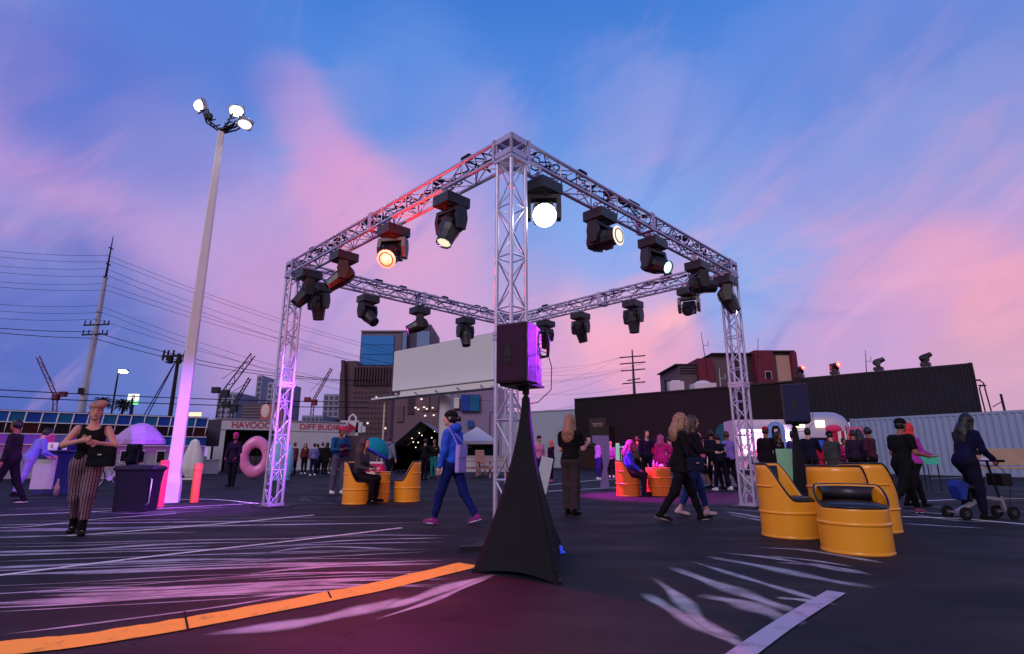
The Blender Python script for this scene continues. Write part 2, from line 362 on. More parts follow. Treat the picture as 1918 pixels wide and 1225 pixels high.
for i, (pts, w) in enumerate([([(1203,1110),(1258,1142),(1350,1190),(1420,1222)], .07), ([(1222,1082),(1270,1118),(1320,1170),(1390,1200)], .06),
        ([(1255,1062),(1330,1090),(1420,1122),(1500,1150)], .085), ([(1290,1050),(1380,1078),(1480,1108),(1570,1135)], .05), ([(1320,1042),(1420,1060),(1540,1085),(1640,1102)], .085),
        ([(1305,1115),(1380,1128),(1450,1152),(1500,1172)], .10), ([(1345,1035),(1450,1046),(1560,1066),(1640,1078)], .05), ([(1420,1026),(1500,1030),(1580,1042),(1660,1056)], .06),
        ([(1430,1041),(1520,1050),(1600,1062)], .04), ([(1455,1054),(1540,1060),(1630,1076)], .06), ([(1450,1120),(1500,1124),(1560,1132)], .04),
        ([(1355,958),(1400,965),(1440,972)], .09), ([(1360,963),(1400,970),(1445,979)], .05), ([(1380,955),(1420,958),(1460,962)], .05),
        ([(1680,955),(1760,962),(1840,967)], .07), ([(1680,980),(1760,985),(1850,990)], .06), ([(1690,945),(1730,948),(1790,952)], .05), ([(1700,962),(1790,975),(1880,978)], .06)]):
    stripe('', pts, w*1.5, None, .0024+.00003*i, st, True)
for i in range(26):                                             # faint scuffs far off and by the truss foot
    u0 = random.uniform(540, 700); v0 = random.uniform(930, 945)
    stripe('', [(u0, v0), (u0+6, v0-.5), (u0+random.uniform(12, 26), v0-random.uniform(0,2))], random.uniform(.02,.05), None, .0032+.00002*i, st, True)
for i in range(16):
    u0 = random.uniform(0, 260); v0 = random.uniform(925, 972)
    stripe('', [(u0, v0), (u0+60, v0-2), (u0+random.uniform(120, 200), v0-random.uniform(3,7))], random.uniform(.02,.05), None, .0029+.00002*i, st, True)
struct(coverage(st.build('worn_paint', PG), st), 'stuff')
# ================================================================ lighting truss
TH, TW = 5.23, .315
C0 = Vector((-.01, 11.5, 0)); HD = 4.84
CN = {'near': C0+Vector((0,-HD,0)), 'left': C0+Vector((-HD,0,0)), 'right': C0+Vector((HD,0,0)), 'back': C0+Vector((0,HD,0))}
ALU = mat('aluminium', (.58, .55, .72), .42, .55, .1, 9); ALUD = mat('aluminium_plate', (.52, .49, .66), .5, .5, .15, 9)
BLK = mat('black_steel', (.012, .012, .014), .5, 0, .3, 12); RUB = mat('cable_black', (.008, .008, .01), .6)
D1, D2 = Vector((1, 1, 0)).normalized(), Vector((-1, 1, 0)).normalized()
rig = thing('lighting_truss', 'square aluminium lighting truss on four lattice columns, hung with moving heads', 'truss', C0)
def corners(c, ax1, ax2, w): return [c+ax1*(a*w/2)+ax2*(b*w/2) for a, b in ((-1,-1),(1,-1),(1,1),(-1,1))]
def lattice(A, B, a1, a2, w, parent, name, flip=False):
    """box truss from A to B: four chords (part), lacing (sub-part), end frames (sub-part)"""
    A, B = Vector(A)-C0, Vector(B)-C0; ax = (B-A).normalized(); L = (B-A).length; k = w-.05
    ca, cb = corners(A, a1, a2, k), corners(B, a1, a2, k); m = MB()
    for p, q in zip(ca, cb): m.cyl(p, q, .0275, n=10)
    o = m.build(name, ALU, parent); m = MB(); n = max(2, round(L/.36))
    for i in range(4):
        p0, p1 = ca[i], ca[(i+1) % 4]
        for s in range(n):
            z0, z1 = L*s/n, L*(s+1)/n
            x, y = (p0, p1) if (s+i+flip) % 2 else (p1, p0)
            m.cyl(x+ax*z0, y+ax*z1, .011, n=6)
            if s and s % 2 == 0: m.cyl(p0+ax*z0, p1+ax*z0, .011, n=6)
    m.build('lacing', ALU, o)
    fr = [0.02, L-.02]+([L*.5-.03, L*.5+.03] if L > 3 else [])
    for z in fr:
        cs = corners(A+ax*z, a1, a2, w+.012); m = MB()
        for i in range(4):
            p, q = cs[i], cs[(i+1) % 4]; d = (q-p).normalized()
            m.bar(p-d*.003*(i % 2), q+d*.003*(i % 2), .008 if i % 2 else .010, .05, up=ax)
        m.build('end_frame', ALUD, o)
    return o
for k in ('near', 'left', 'right', 'back'):
    c = CN[k]
    lattice(c+Vector((0,0,.03)), c+Vector((0,0,TH-TW-.01)), D1, D2, TW, rig, 'column', k in ('left',))
    m = MB(); q = Matrix((D1, D2, Vector((0,0,1)))).transposed()
    m.box(c-C0+Vector((0,0,.008)), (.62, .62, .016), q); m.build('base_plate', BLK, rig)
    m = MB(); cc = c-C0+Vector((0,0,TH-TW/2))                   # corner block: a cube of flat plates
    for s in range(4):
        n_ = (D1, D2, -D1, -D2)[s]; t_ = Vector((0,0,1)).cross(n_)
        for zz in (-.105, .105): m.box(cc+n_*(TW/2+.004)+Vector((0,0,zz)), (.012, .29-.02*(s % 2), .08), Matrix((n_, t_, Vector((0,0,1)))).transposed())
        for e_ in (-1, 1): m.cyl(cc+n_*(TW/2-.02)+t_*(e_*(TW/2-.02))+Vector((0,0,-.15)), cc+n_*(TW/2-.02)+t_*(e_*(TW/2-.02))+Vector((0,0,.15)), .026, n=10)
    m.box(cc+Vector((0,0,-.148)), (.27,.27,.01), q); m.box(cc+Vector((0,0,.148)), (.27,.27,.01), q)
    m.build('corner_block', ALUD, rig)
ZB = TH-TW/2
BEAMS = {'nl': ('near','left',D2,D1), 'nr': ('near','right',D1,D2), 'lb': ('left','back',D1,D2), 'rb': ('right','back',D2,D1)}
for k, (a, b, ax, sd) in BEAMS.items():
    lattice(CN[a]+ax*(TW/2+.01)+Vector((0,0,ZB)), CN[b]-ax*(TW/2+.01)+Vector((0,0,ZB)), sd, Vector((0,0,1)), TW, rig, 'beam', k in ('nr','rb'))
# power cable draped along the beams (one per beam, tied to it)
random.seed(4)
for k, (a, b, ax, sd) in BEAMS.items():
    m = MB(); L = (CN[b]-CN[a]).length
    for lane in range(2):
        pts = []
        for i in range(70):
            t_ = .25+(L-.5)*i/69
            pts.append(CN[a]-C0+ax*t_+sd*(random.uniform(-.12,.12))+Vector((0,0,TH-.02+.03*lane-.16*abs(math.sin(t_*3.3+lane))**3*(1+random.random()*.5))))
        m.tube(pts, .013, 5)
    for i in range(8):                                          # connectors and loops on top
        t_ = .7+(L-1.4)*random.random(); m.box(CN[a]-C0+ax*t_+sd*random.uniform(-.1,.1)+Vector((0,0,TH+.03)), (.18,.09,.06), Matrix((ax, sd, Vector((0,0,1)))).transposed())
    m.build('cable', RUB, rig)
# ================================================================ moving heads under the truss
HB = mat('fixture_body', (.014, .013, .018), .45, 0, .25, 14, coat=.15)
LENS = mat('lens_dark', (.03, .03, .05), .08); LW = glow('white', (1, .98, .95), 14); LR = glow('red', (1, .028, .008), 2.4); LRH = glow('red_hot', (1, .30, .06), 3); LM = glow('magenta', (1, .05, .75), 14)
LC = glow('cyan', (.45, .95, 1), 2.6); LY = glow('cream', (1, .86, .58), 1.0)
m = MB(); m.box((0,0,-.10), (.38,.32,.14)); m.box((0,0,-.180), (.30,.24,.02)); m.box((0,.155,-.10), (.16,.012,.06)); m.cyl((0,0,-.18),(0,0,-.215),.10,n=16)
ME_BASE = m.build('tmp', HB).data
m = MB()
for s in (-1, 1): m.cyl((s*.10,0,-.04),(s*.10,0,.05),.018,n=8); m.box((s*.10,0,.03),(.035,.07,.05)); m.tube([(s*.10,.03,.03),(s*.10,.034,.08),(s*.10,0,.10),(s*.10,-.034,.08),(s*.10,-.03,.03)],.01,5)
m.box((0,0,-.032), (.26,.05,.014)); ME_CLAMP = m.build('tmp', ALUD).data
m = MB(); m.box((0,0,-.235),(.42,.15,.05))
for s in (-1, 1):
    m.prism([(-.075,-.24),(.075,-.24),(.095,-.36),(.06,-.52),(-.06,-.52),(-.095,-.36)], lambda p, t: Vector((t, p[0], p[1])), s*.16, s*.215)
ME_YOKE = m.build('tmp', HB).data
m = MB(); m.lathe([(0,-.21),(.075,-.205),(.125,-.16),(.145,-.06),(.145,.05),(.125,.14),(.108,.27),(.108,.30),(.094,.30),(.094,.27)], n=10, smooth=False)
m.box((0,.0,-.05),(.26,.20,.2)); 
for i in range(4): m.box((0,0,-.16+.035*i),(.18+.02*i,.235+.015*i,.008))
ME_HEAD = m.build('tmp', HB).data
m = MB(); m.lathe([(0,.285),(.05,.283),(.093,.274)], n=18); ME_LENS = m.build('tmp', LENS).data
m = MB(); m.lathe([(0,.30),(.07,.298),(.14,.285)], n=18); ME_BIG = m.build('tmp', LENS).data
for o in [o for o in bpy.data.objects if o.name.startswith('tmp')]: bpy.data.objects.remove(o)
def moving_head(p, d, label, lens=None, big=False, hb=None, parent_at=None):
    root = thing('moving_head', label, 'stage light', p, 0, 'moving heads hung under the truss')
    d = Vector(d).normalized(); pan = math.atan2(d.y, d.x)-math.pi/2
    link('housing', ME_BASE, root).rotation_euler = (0,0,pan*.0+R(45)); link('clamp', ME_CLAMP, root).rotation_euler = (0,0,R(45))
    link('yoke', ME_YOKE, root).rotation_euler = (0,0,pan)
    h = link('lamp_head', ME_HEAD, root); h.location = (0,0,-.44); h.rotation_euler = d.to_track_quat('Z', 'Y').to_euler()
    me = (ME_BIG if big else ME_LENS); me = me.copy(); me.materials[0] = lens or LENS
    l = link('lens', me, h)
    if lens is LR: mh = MB(); mh.lathe([(0,.325),(.03,.322),(.05,.306),(.055,.29)], n=16); mh.build('bulb', LRH, h)
    root.scale = (1.14,)*3
    return root, Vector(p)+Vector((0,0,-.44*1.14))+d*.36
def on_beam(k, u):
    a, b, ax, sd = BEAMS[k]; best = None
    for i in range(400):
        p = CN[a]+ax*((CN[b]-CN[a]).length*i/399)+Vector((0,0,TH-TW-.06)); zf = p.y*CP+(p.z-CAMH)*SP
        e = abs(959+FPX*p.x/zf-u)
        if best is None or e < best[0]: best = (e, p)
    return best[1]
F = {}
for key, beam, u, d, lab, lens, big in [
    ('f1','nl',846,(-.28,-.35,-1),'black moving head aimed steeply down, first one left of the front column',LY,False),
    ('f2','nl',738,(-.15,-1,-.75),'moving head glowing bright red and yellow on the left front beam',LR,True),
    ('f3','nl',645,(-.85,-.25,-.8),'black moving head tilted sideways, between the red glowing one and the truss corner',None,False),
    ('f4','nl',580,(-.6,-.35,-.9),'dark moving head hung right beside the top of the pink lit column',None,False),
    ('f5','lb',600,(.05,.12,-1),'dark moving head pointing straight down just inside the pink lit column',None,False),
    ('f6','lb',690,(.6,-.35,-.6),'dark moving head above the blue glass tower, tilted low to its right',None,False),
    ('f7','lb',787,(-1,-.25,-.5),'moving head with a magenta lit lens, above the billboard end',LM,False),
    ('f8','lb',872,(.15,-.2,-1),'dark moving head pointing down over the middle of the billboard',None,False),
    ('f9','nr',1018,(-.02,-1,-.55),'moving head shining dazzling white straight at the viewer, beside the front column',LW,True),
    ('f10','nr',1124,(.8,-.75,-.05),'black moving head with a cream coloured lens facing out to the right',LY,True),
    ('f11','nr',1222,(.55,-.8,-.45),'black moving head with a pale cyan lit lens on the right front beam',LC,False),
    ('f12','nr',1306,(1,.15,-.03),'black moving head turned level, its barrel lying horizontal near the truss corner',None,False),
    ('f13','nr',1358,(.45,-.15,-1),'dark moving head aimed down at the top of the far right column',None,False),
    ('f14','rb',1288,(-.5,-1,-.5),'dark moving head on the rear right beam, nearest to the corner column',None,False),
    ('f15','rb',1185,(.02,.02,-1),'dark moving head pointing down before the pink cloud, middle of rear right beam',None,False),
    ('f16','rb',1087,(.25,.3,-1),'dark moving head on the rear right beam, close to the purple lit speaker',None,False),
    ('f17','rb',1022,(-.3,.3,-1),'dark moving head half hidden behind the purple lit speaker',None,False)]:
    F[key] = moving_head(on_beam(beam, u), d, lab, lens, big)
def beam_light(key, target, color, energy, angle, size=.06): return lamp('SPOT', 'spot', None, F[key][1], color, energy, size, target, angle, .7)
beam_light('f2', (-1.2, 1.0, 0), (1, .010, .15), 2300, 68)
lamp('POINT', 'flare', None, F['f2'][1]+Vector((0,-.30,-.12)), (1,.03,.015), 170, .06)  # added red point light ahead of the lens, to redden the fixture's body
beam_light('f9', (.4, 1.5, 0), (1, .97, .95), 60, 80)
lamp('POINT', 'flare', None, F['f9'][1]+Vector((0,-.1,0)), (.95,.97,1), 10, .05)
beam_light('f7', (-6.0, 11.2, 1.0), (.75, .06, 1), 1500, 44)
beam_light('f1', (-6.4, 11.3, 1.2), (.42, .10, 1), 8000, 38)
beam_light('f13', (.14, 4.6, 1.75), (.40, .03, 1), 13000, 17, .1)
beam_light('f16', (9, 33, 1.0), (1, .06, .65), 9000, 34)
beam_light('f17', (3.7, 14.5, 0), (.95, .02, .75), 6000, 52)
# ================================================================ lamp post with floodlights
LB = gr(318, 941); LTOP = at(411, 246, LB.y).z
def lamp_post():
    t = thing('lamp_post', 'tall white tapered lamp post with a cluster of lit floodlights on dark brackets', 'lamp post', LB)
    WM = mat('white_pole', (.72, .70, .76), .45, .05, .08, 3)
    m = MB(); sq = lambda r, z: [Vector((sx*r, sy*r, z)) for sx, sy in ((-1,-1),(1,-1),(1,1),(-1,1))]
    rot = Matrix.Rotation(R(24), 3, 'Z')
    secs = [(.135, .55), (.125, 1.2), (.105, LTOP*.5), (.07, LTOP)]
    vs = [rot @ p for r, z in secs for p in sq(r, z)]
    m.add(vs, [(4*i+k, 4*i+(k+1) % 4, 4*i+4+(k+1) % 4, 4*i+4+k) for i in range(len(secs)-1) for k in range(4)]+[(12,13,14,15)])
    m.build('pole', WM, t, .02)
    m = MB(); secs = [(.175, 0), (.17, .42), (.135, .62)]
    vs = [rot @ p for r, z in secs for p in sq(r, z)]
    m.add(vs, [(4*i+k, 4*i+(k+1) % 4, 4*i+4+(k+1) % 4, 4*i+4+k) for i in range(2) for k in range(4)]+[(8,9,10,11)]); m.build('pedestal', WM, t, .012)
    FL = glow('flood', (.93, 1, .97), 9); FD = glow('flood_low', (1, 1, 1), 1.6); SH = mat('flood_shell', (.45, .46, .52), .5, .2)
    zf = LTOP
    heads = [(-.66,.0,.76,(-.5,-.75,-.45),FL), (.24,.15,.70,(.15,-.85,-.5),FL), (.60,-.05,.20,(.30,-.30,-.9),FD), (-.1,-.35,.30,(-.3,.5,-.8),FD)]
    for i, (x, y, z, d, gm) in enumerate(heads[:3]):
        p = Vector((x, y, zf+z)); d = Vector(d).normalized(); q = d.to_track_quat('Z', 'Y').to_matrix()
        m = MB(); m.box(p, (.38,.30,.08), q); m.box(p-q @ Vector((0,0,.07)), (.32,.25,.06), q)
        for f_ in range(5): m.box(p-q @ Vector((-.12+.06*f_,0,.085)), (.014,.26,.06), q)
        hd = m.build('floodlight', SH, t, .008); m = MB(); m.ball(p+q @ Vector((0,0,.03)), (.165,.13,.10), 18, 0, q); m.build('lens', gm, hd)
        m = MB(); b0 = Vector((0,0,zf-.05)); mid = Vector((x*.55, y*.55, zf+z*.25))
        for o_ in (Vector((.02,.02,0)), Vector((-.03,0,.03)), Vector((.0,-.03,.05))):
            m.tube([b0+o_, mid+o_*2.2, p-d*.1+o_*3], .022, 6)
        for s in range(4):
            f_ = .25+.2*s; a_ = b0.lerp(p, f_); m.bar(a_+Vector((.08,.04,.07)), a_-Vector((.08,.04,.05)), .024)
        if i == 0: m.box(b0.lerp(p,.6), (.16,.12,.14)); m.tube([b0+Vector((.05,0,-.12)), b0+Vector((.0,0,.05))], .02, 6)
        m.build('bracket', BLK, t)
        lamp('SPOT', 'flood_light', None, LB+p+d*.08, (.93,1,.98), 260 if i < 2 else 120, .12, LB+p+d*5, 150, .6)
    m = MB(); m.lathe([(.07,-.02),(.085,0),(.085,.08),(.03,.10)], (0,0,zf-.02), 12); m.build('cap', BLK, t)
lamp_post()
# ================================================================ loudspeaker on a skirted stand
def speaker(name, loc, rz, label, w=.38, dp=.40, h=.60, gm=None):
    t = thing('loudspeaker', label, 'speaker', loc, rz)
    SB = mat('speaker_body', (.045, .04, .055), .5, 0, .2, 30, .2, 300); GR = gm or mat('speaker_grille', (.055, .016, .045), .7, .1, .3, 60, .6, 400)
    a, b = w/2, dp
    poly = [(-a,0),(a,0),(a,.20),(a*.62,b),(-a*.62,b),(-a,.20)]
    m = MB(); m.prism(poly, lambda p, z: Vector((p[0], p[1], z)), 0, h); m.build('cabinet', SB, t, .012)
    m = MB(); m.box((0,-.006,h/2), (w-.03,.012,h-.03)); m.build('grille', GR, t, .004)
    m = MB(); m.box((-.03,-.014,h*.52),(.075,.006,.11)); m.box((-.03,-.014,h*.37),(.075,.006,.055)); m.build('badge', mat('badge', (.006,.007,.006), .3), t)
    m = MB(); d = Vector((a-a*.62, -(b-.20), 0)).normalized(); n_ = Vector((-d.y, d.x, 0)); n_ = n_ if n_.x > 0 else -n_
    c = Vector(((a+a*.62)/2, (b+.20)/2, h*.5)); q = Matrix((d, n_, Vector((0,0,1)))).transposed()
    m.box(c+n_*.002, (.14,.008,.36), q)
    pn = m.build('control_panel', mat('panel_blue', (.05,.05,.12), .35), t); m = MB()
    for i in range(3): m.box(c+n_*.009+d*(-.03+.03*i)+Vector((0,0,-.12)), (.018,.008,.03), q); m.cyl(c+n_*.006+d*(-.03+.03*i)+Vector((0,0,.02+.05*i)), c+n_*.022+d*(-.03+.03*i)+Vector((0,0,.02+.05*i)), .012, n=10)
    m.build('knob', mat('knob_pale', (.6,.6,.65), .4), pn)
    m = MB(); e = Vector((a*.62, b, h*.75)); m.tube([e+Vector((-.02,-.02,.12)), e+Vector((.05,.02,.14)), e+Vector((.075,.02,.03)), e+Vector((.06,.02,-.13)), e+Vector((-.01,-.02,-.14))], .018, 8); m.build('handle', BLK, t)
    m = MB(); m.cyl((0,b*.45,-.06),(0,b*.45,.001),.035,n=14); m.box((0,b*.5,-.012),(w*.9,b*.8,.02)); m.build('pole_cup', BLK, t)
    m = MB(); m.tube([c+n_*.01+Vector((0,0,.05)), c+n_*.09+Vector((0,0,.03)), c+n_*.13+Vector((0,0,-.12)), c+n_*.12+Vector((0,0,-.35)), c+n_*.02+Vector((-.04,0,-.47)), c+Vector((-.14,.02,-.48))], .005, 5); m.build('lead', RUB, t)
    return t
def skirt_stand(feet, apex, label, col=(.010,.009,.012)):
    base = sum(feet, Vector())/len(feet); t = thing('speaker_stand', label, 'speaker stand', base)
    m = MB(); n, K = 26, 8; ring = []
    F3 = [f-base for f in feet]; ap = apex-base
    for i in range(n+1):
        s = i/n; g_ = (1-s)**1.55; z = ap.z*s; row = []
        for k in range(3):
            A, B = F3[k], F3[(k+1) % 3]
            for j in range(K):
                f_ = j/K; q = A.lerp(B, f_); sag = 1-.16*math.sin(math.pi*f_)*(.3+.7*(1-s))
                c_ = Vector((ap.x, ap.y, 0)); v = (q-c_)*sag*g_
                rr = .028+.012*s; v += (v.normalized() if v.length > 1e-4 else Vector((0,0,0)))*rr
                lift = .035*math.sin(math.pi*f_)*(1-s)**6
                row.append(Vector((ap.x, ap.y, z+lift))+v)
        ring.append(row)
    M_ = 3*K; vs = [p for r in ring for p in r]
    m.add(vs, [(i*M_+k, i*M_+(k+1) % M_, (i+1)*M_+(k+1) % M_, (i+1)*M_+k) for i in range(n) for k in range(M_)], 0, True)
    m.build('skirt', mat('skirt_cloth', col, .75, 0, .3, 3, .5, 7), t)
    m = MB(); m.cyl((ap.x,ap.y,.3),(ap.x,ap.y,ap.z+.12),.022,n=12); m.cyl((ap.x,ap.y,ap.z-.02),(ap.x,ap.y,ap.z+.04),.035,n=12); m.build('pole', BLK, t)
    for f in F3: m = MB(); m.bar(f.lerp(Vector((ap.x,ap.y,.9)),.06)*1+Vector((0,0,.03)), Vector((ap.x,ap.y,.85)), .025); m.box((f.x,f.y,.015),(.06,.06,.03)); m.build('leg', BLK, t)
    return t
ft = [gr(890,1071), gr(1046,1094), gr(1052,1030)]
ctr = sum(ft, Vector())/3; ap = at(985, 735, ctr.y)
skirt_stand(ft, ap, 'speaker stand hidden under a flared black cloth skirt, in front of the front column')
speaker('loudspeaker', ap+Vector((-.145,-.15,.08)), R(-29), 'big loudspeaker lit purple on its side, on the black skirted stand in front', .35, .46)
fb = at(1488, 905, 12.6); fb.z = 0
c2 = Vector((xat(1488,9.6), 9.6, 0)); ft2 = [c2+Vector((-.30,-.26,0)), c2+Vector((.36,-.18,0)), c2+Vector((.02,.4,0))]
ap2 = at(1487, 795, 9.6)
skirt_stand(ft2, ap2, 'black skirted speaker stand rising behind the yellow drum chairs')
speaker('loudspeaker', ap2+Vector((-.02,-.2,.03)), R(-20), 'dark blue loudspeaker on the stand behind the yellow drum chairs', .40, .42, .66, mat('grille_navy', (.018,.02,.07), .6, .1, .3, 40))
m = MB(); p = gr(1046, 1035); m.lathe([(0,.07),(.03,.068),(.05,.05),(.058,0)], p, 16); m.box((p.x,p.y,.006),(.14,.1,.012))
tag(m.build('floor_light', mat('floor_light', (.02,.06,.8), .3, emit=(.02,.08,1), es=.4)), 'small blue floor light on the asphalt beside the black skirt', 'light')
m = MB(); a, b = gr(862,1032), gr(905,1030); m.prism([(-.12,0),(.12,0),(.07,.05),(-.07,.05)], lambda p, t: a.lerp(b, t)+Vector((0,p[0],p[1])), 0, 1.6)
tag(m.build('cable_cover', BLK), 'black rubber cable cover on the ground left of the skirted stand', 'cable cover')
# ================================================================ drum seats, bollards, floats, umbrella, bin ...
def drum_paint(name, col):
    m = worn(name, col, .27, .33, 9); t = m.node_tree; p = t.nodes['Principled BSDF']; p.inputs['Roughness'].default_value = .36; p.inputs['Coat Weight'].default_value = .35; p.inputs['Coat Roughness'].default_value = .18
    tcn = t.nodes.new('ShaderNodeTexCoord'); n = t.nodes.new('ShaderNodeTexNoise'); n.inputs['Scale'].default_value = 4.5; t.links.new(tcn.outputs['Object'], n.inputs['Vector'])
    bp = t.nodes.new('ShaderNodeBump'); bp.inputs['Strength'].default_value = .25; bp.inputs['Distance'].default_value = .02; t.links.new(n.outputs[0], bp.inputs['Height']); t.links.new(bp.outputs[0], p.inputs['Normal'])
    return m
YEL = drum_paint('drum_yellow', (.90, .37, .016)); CUSH = mat('cushion_black', (.010, .010, .016), .4, 0, .2, 8, .1, 60)
def drum_shell(ztop, r=.29, th=.012, n=64, z0=0):
    m = MB(); vs = []; rows = 12
    for ro in (r, r-th):
        for j in range(rows+1):
            for k in range(n):
                a = 2*math.pi*k/n; z = z0+(ztop(a)-z0)*j/rows; vs.append((ro*math.cos(a), ro*math.sin(a), z))
    o = (rows+1)*n; fs = []
    for s in range(2):
        for j in range(rows):
            for k in range(n):
                q = (s*o+j*n+k, s*o+j*n+(k+1) % n, s*o+(j+1)*n+(k+1) % n, s*o+(j+1)*n+k); fs.append(q if s == 0 else q[::-1])
    for k in range(n): fs.append((rows*n+k, rows*n+(k+1) % n, o+rows*n+(k+1) % n, o+rows*n+k))
    m.add(vs, fs, 0, True); return m
def drum_chair(loc, face, label, hb=.88, hs=.46, m_=None, group='drum chairs', r=.29, sc=1):
    t = thing('drum_chair', label, 'chair', loc, R(face), group); t.scale = (sc,)*3
    def zt(a):                                          # local +x is the front
        c = math.cos(a); s = min(1, max(0, (c+.42)/.85)); s = s*s*(3-2*s)*.35+s*.65
        return hb+(hs-hb)*s
    drum_shell(zt, r).build('drum', m_ or YEL, t)
    m = MB(); n = 64
    m.tube([(r*math.cos(2*math.pi*k/n), r*math.sin(2*math.pi*k/n), zt(2*math.pi*k/n)) for k in range(n)], .013, 6, closed=True); m.build('edge_trim', CUSH, t)
    for z in (.30,):
        m = MB(); m.lathe([(r-.002, z-.022),(r+.014, z-.008),(r+.014, z+.008),(r-.002, z+.022)], n=64); m.build('rib', m_ or YEL, t)
    m = MB(); pr = []
    for k in range(n):
        a = 2*math.pi*k/n; z = zt(a)
        if z > .62*hb/.88+.02: pr.append(a)
    m.lathe([(r-.002,.585*hb/.88),(r+.013,.60*hb/.88),(r-.002,.615*hb/.88)], n=64) if False else None
    m = MB(); vs = []
    arc = [R(105)+R(150)*i/24 for i in range(25)]       # upper rib round the back only
    m.tube([((r+.002)*math.cos(a), (r+.002)*math.sin(a), .62) for a in arc], .014, 6)
    if hb > .75: m.build('rib', m_ or YEL, t)
    m = MB(); q = r-.016; m.lathe([(0,hs-.10),(q,hs-.10),(q,hs-.01),(q-.02,hs+.022),(q-.06,hs+.035),(0,hs+.042)], n=32); m.build('cushion', CUSH, t)
    m = MB(); vs = []; arc = [R(118)+R(124)*i/20 for i in range(21)]
    for j, (ro, zf) in enumerate([(r-.014, .05), (r-.06, .07), (r-.07, .5), (r-.05, .94), (r-.014, .96)]):
        for a in arc: vs.append((ro*math.cos(a), ro*math.sin(a), hs+.03+(zt(a)-hs-.04)*zf))
    m.add(vs, [(j*21+k, j*21+k+1, (j+1)*21+k+1, (j+1)*21+k) for j in range(4) for k in range(20)], 0, True); m.build('back_pad', CUSH, t)
    m = MB(); m.lathe([(r+.004,0),(r+.008,.012),(r-.001,.03)], n=64); m.build('bottom_rim', m_ or YEL, t)
    return t
def drum_table(loc, label, m_=None, h=.62, r=.29, group='drum tables'):
    t = thing('drum_table', label, 'table', loc, 0, group)
    drum_shell(lambda a: h, r).build('drum', m_ or YEL, t)
    m = MB(); m.lathe([(0,h-.004),(r+.004,h-.004),(r+.012,h+.006),(r+.004,h+.018),(0,h+.018)], n=40); m.build('lid', m_ or YEL, t)
    for z in (h*.33, h*.66):
        m = MB(); m.lathe([(r-.002,z-.02),(r+.013,z-.006),(r+.013,z+.006),(r-.002,z+.02)], n=40); m.build('rib', m_ or YEL, t)
    return t
def gy(u, Y): return Vector((xat(u, Y, 0), Y, 0))
drum_chair(gy(1482, 7.42), -38, 'yellow drum chair turned sideways with black seat, next to the truss column', r=.345, hb=.90, hs=.45)
drum_chair(gy(1606, 6.26), -108, 'low yellow drum seat with black cushion, facing the viewer in front of its group', hb=.68, hs=.47, r=.345)
drum_chair(gy(1581, 7.25), 48, 'tall yellow drum chair with its back behind the low drum seat', r=.34, hb=.88)
drum_chair(gy(1638, 7.95), 30, 'yellow drum chair seen edge on, at the feet of the person in black tee', r=.33, hb=.90)
SEAT1 = gy(667, 12.3); drum_chair(SEAT1, -12, 'yellow drum chair holding the seated person in grey', r=.30)
drum_table(gy(714, 12.7), 'small yellow drum table between the two facing yellow drum chairs', h=.64, r=.17)
drum_chair(gy(762, 12.9), 192, 'empty yellow drum chair left of the walker in the blue hoodie', r=.29)
ORA = mat('drum_orange', (.80, .16, .02), .32, 0, .06, 3, .03, 20, coat=.3)
SEAT2 = gy(1177, 14.6); drum_chair(SEAT2, -12, 'orange drum chair holding the seated woman in blue', m_=ORA, r=.30)
drum_table(gy(1236, 14.8), 'orange drum table in front of the seated woman in blue', ORA, .68, .33)
for i, (dx, h_, c_) in enumerate([(-.12,.2,(200,130,215)), (-.02,.15,(190,90,200)), (.1,.09,(235,190,225))]):
    m = MB(); p = gy(1236, 14.7)+Vector((dx, -.05+.05*i, .70)); m.lathe([(0,0),(.035,0),(.038,h_*.6),(.018,h_*.75),(.018,h_),(0,h_)] if i < 2 else [(0,0),(.06,0),(.08,.05),(.03,h_),(0,h_)], p, 12)
    tag(m.build(['bottle','cup','paper_bag'][i], cloth(*c_)), ['tall pale bottle standing on the orange drum table','short purple cup beside the bottle on the orange drum table','crumpled pale paper on the right of the orange drum table'][i], ['bottle','cup','paper'][i])
# bollards
def bollard(u, v, h, col, label, lean):
    p = gr(u, v); m = MB(); t = Vector((lean, 0, 0)); m.lathe([(.085,0),(.085,h*.97),(.07,h*.995),(0,h)], (0,0,0), 20)
    o = m.build('bollard', mat('bollard_%d' % u, col, .5, 0, .1, 4)); o.location = p; o.rotation_euler = (0, lean, 0); tag(o, label, 'bollard', 'bollards by the lamp post')
    m = MB(); m.lathe([(.0865,h*.80),(.0885,h*.805),(.0885,h*.90),(.0865,h*.905)], n=20); m.build('reflective_band', mat('band_%d' % u, tuple(min(1, c*1.15) for c in col), .35), o); return o
bollard(297, 950, .92, (.80,.07,.09), 'pinkish red bollard between the dark bin and the lamp post', .0)
bollard(363, 941, .84, (.85,.15,.06), 'orange bollard right of the lamp post foot', .0)
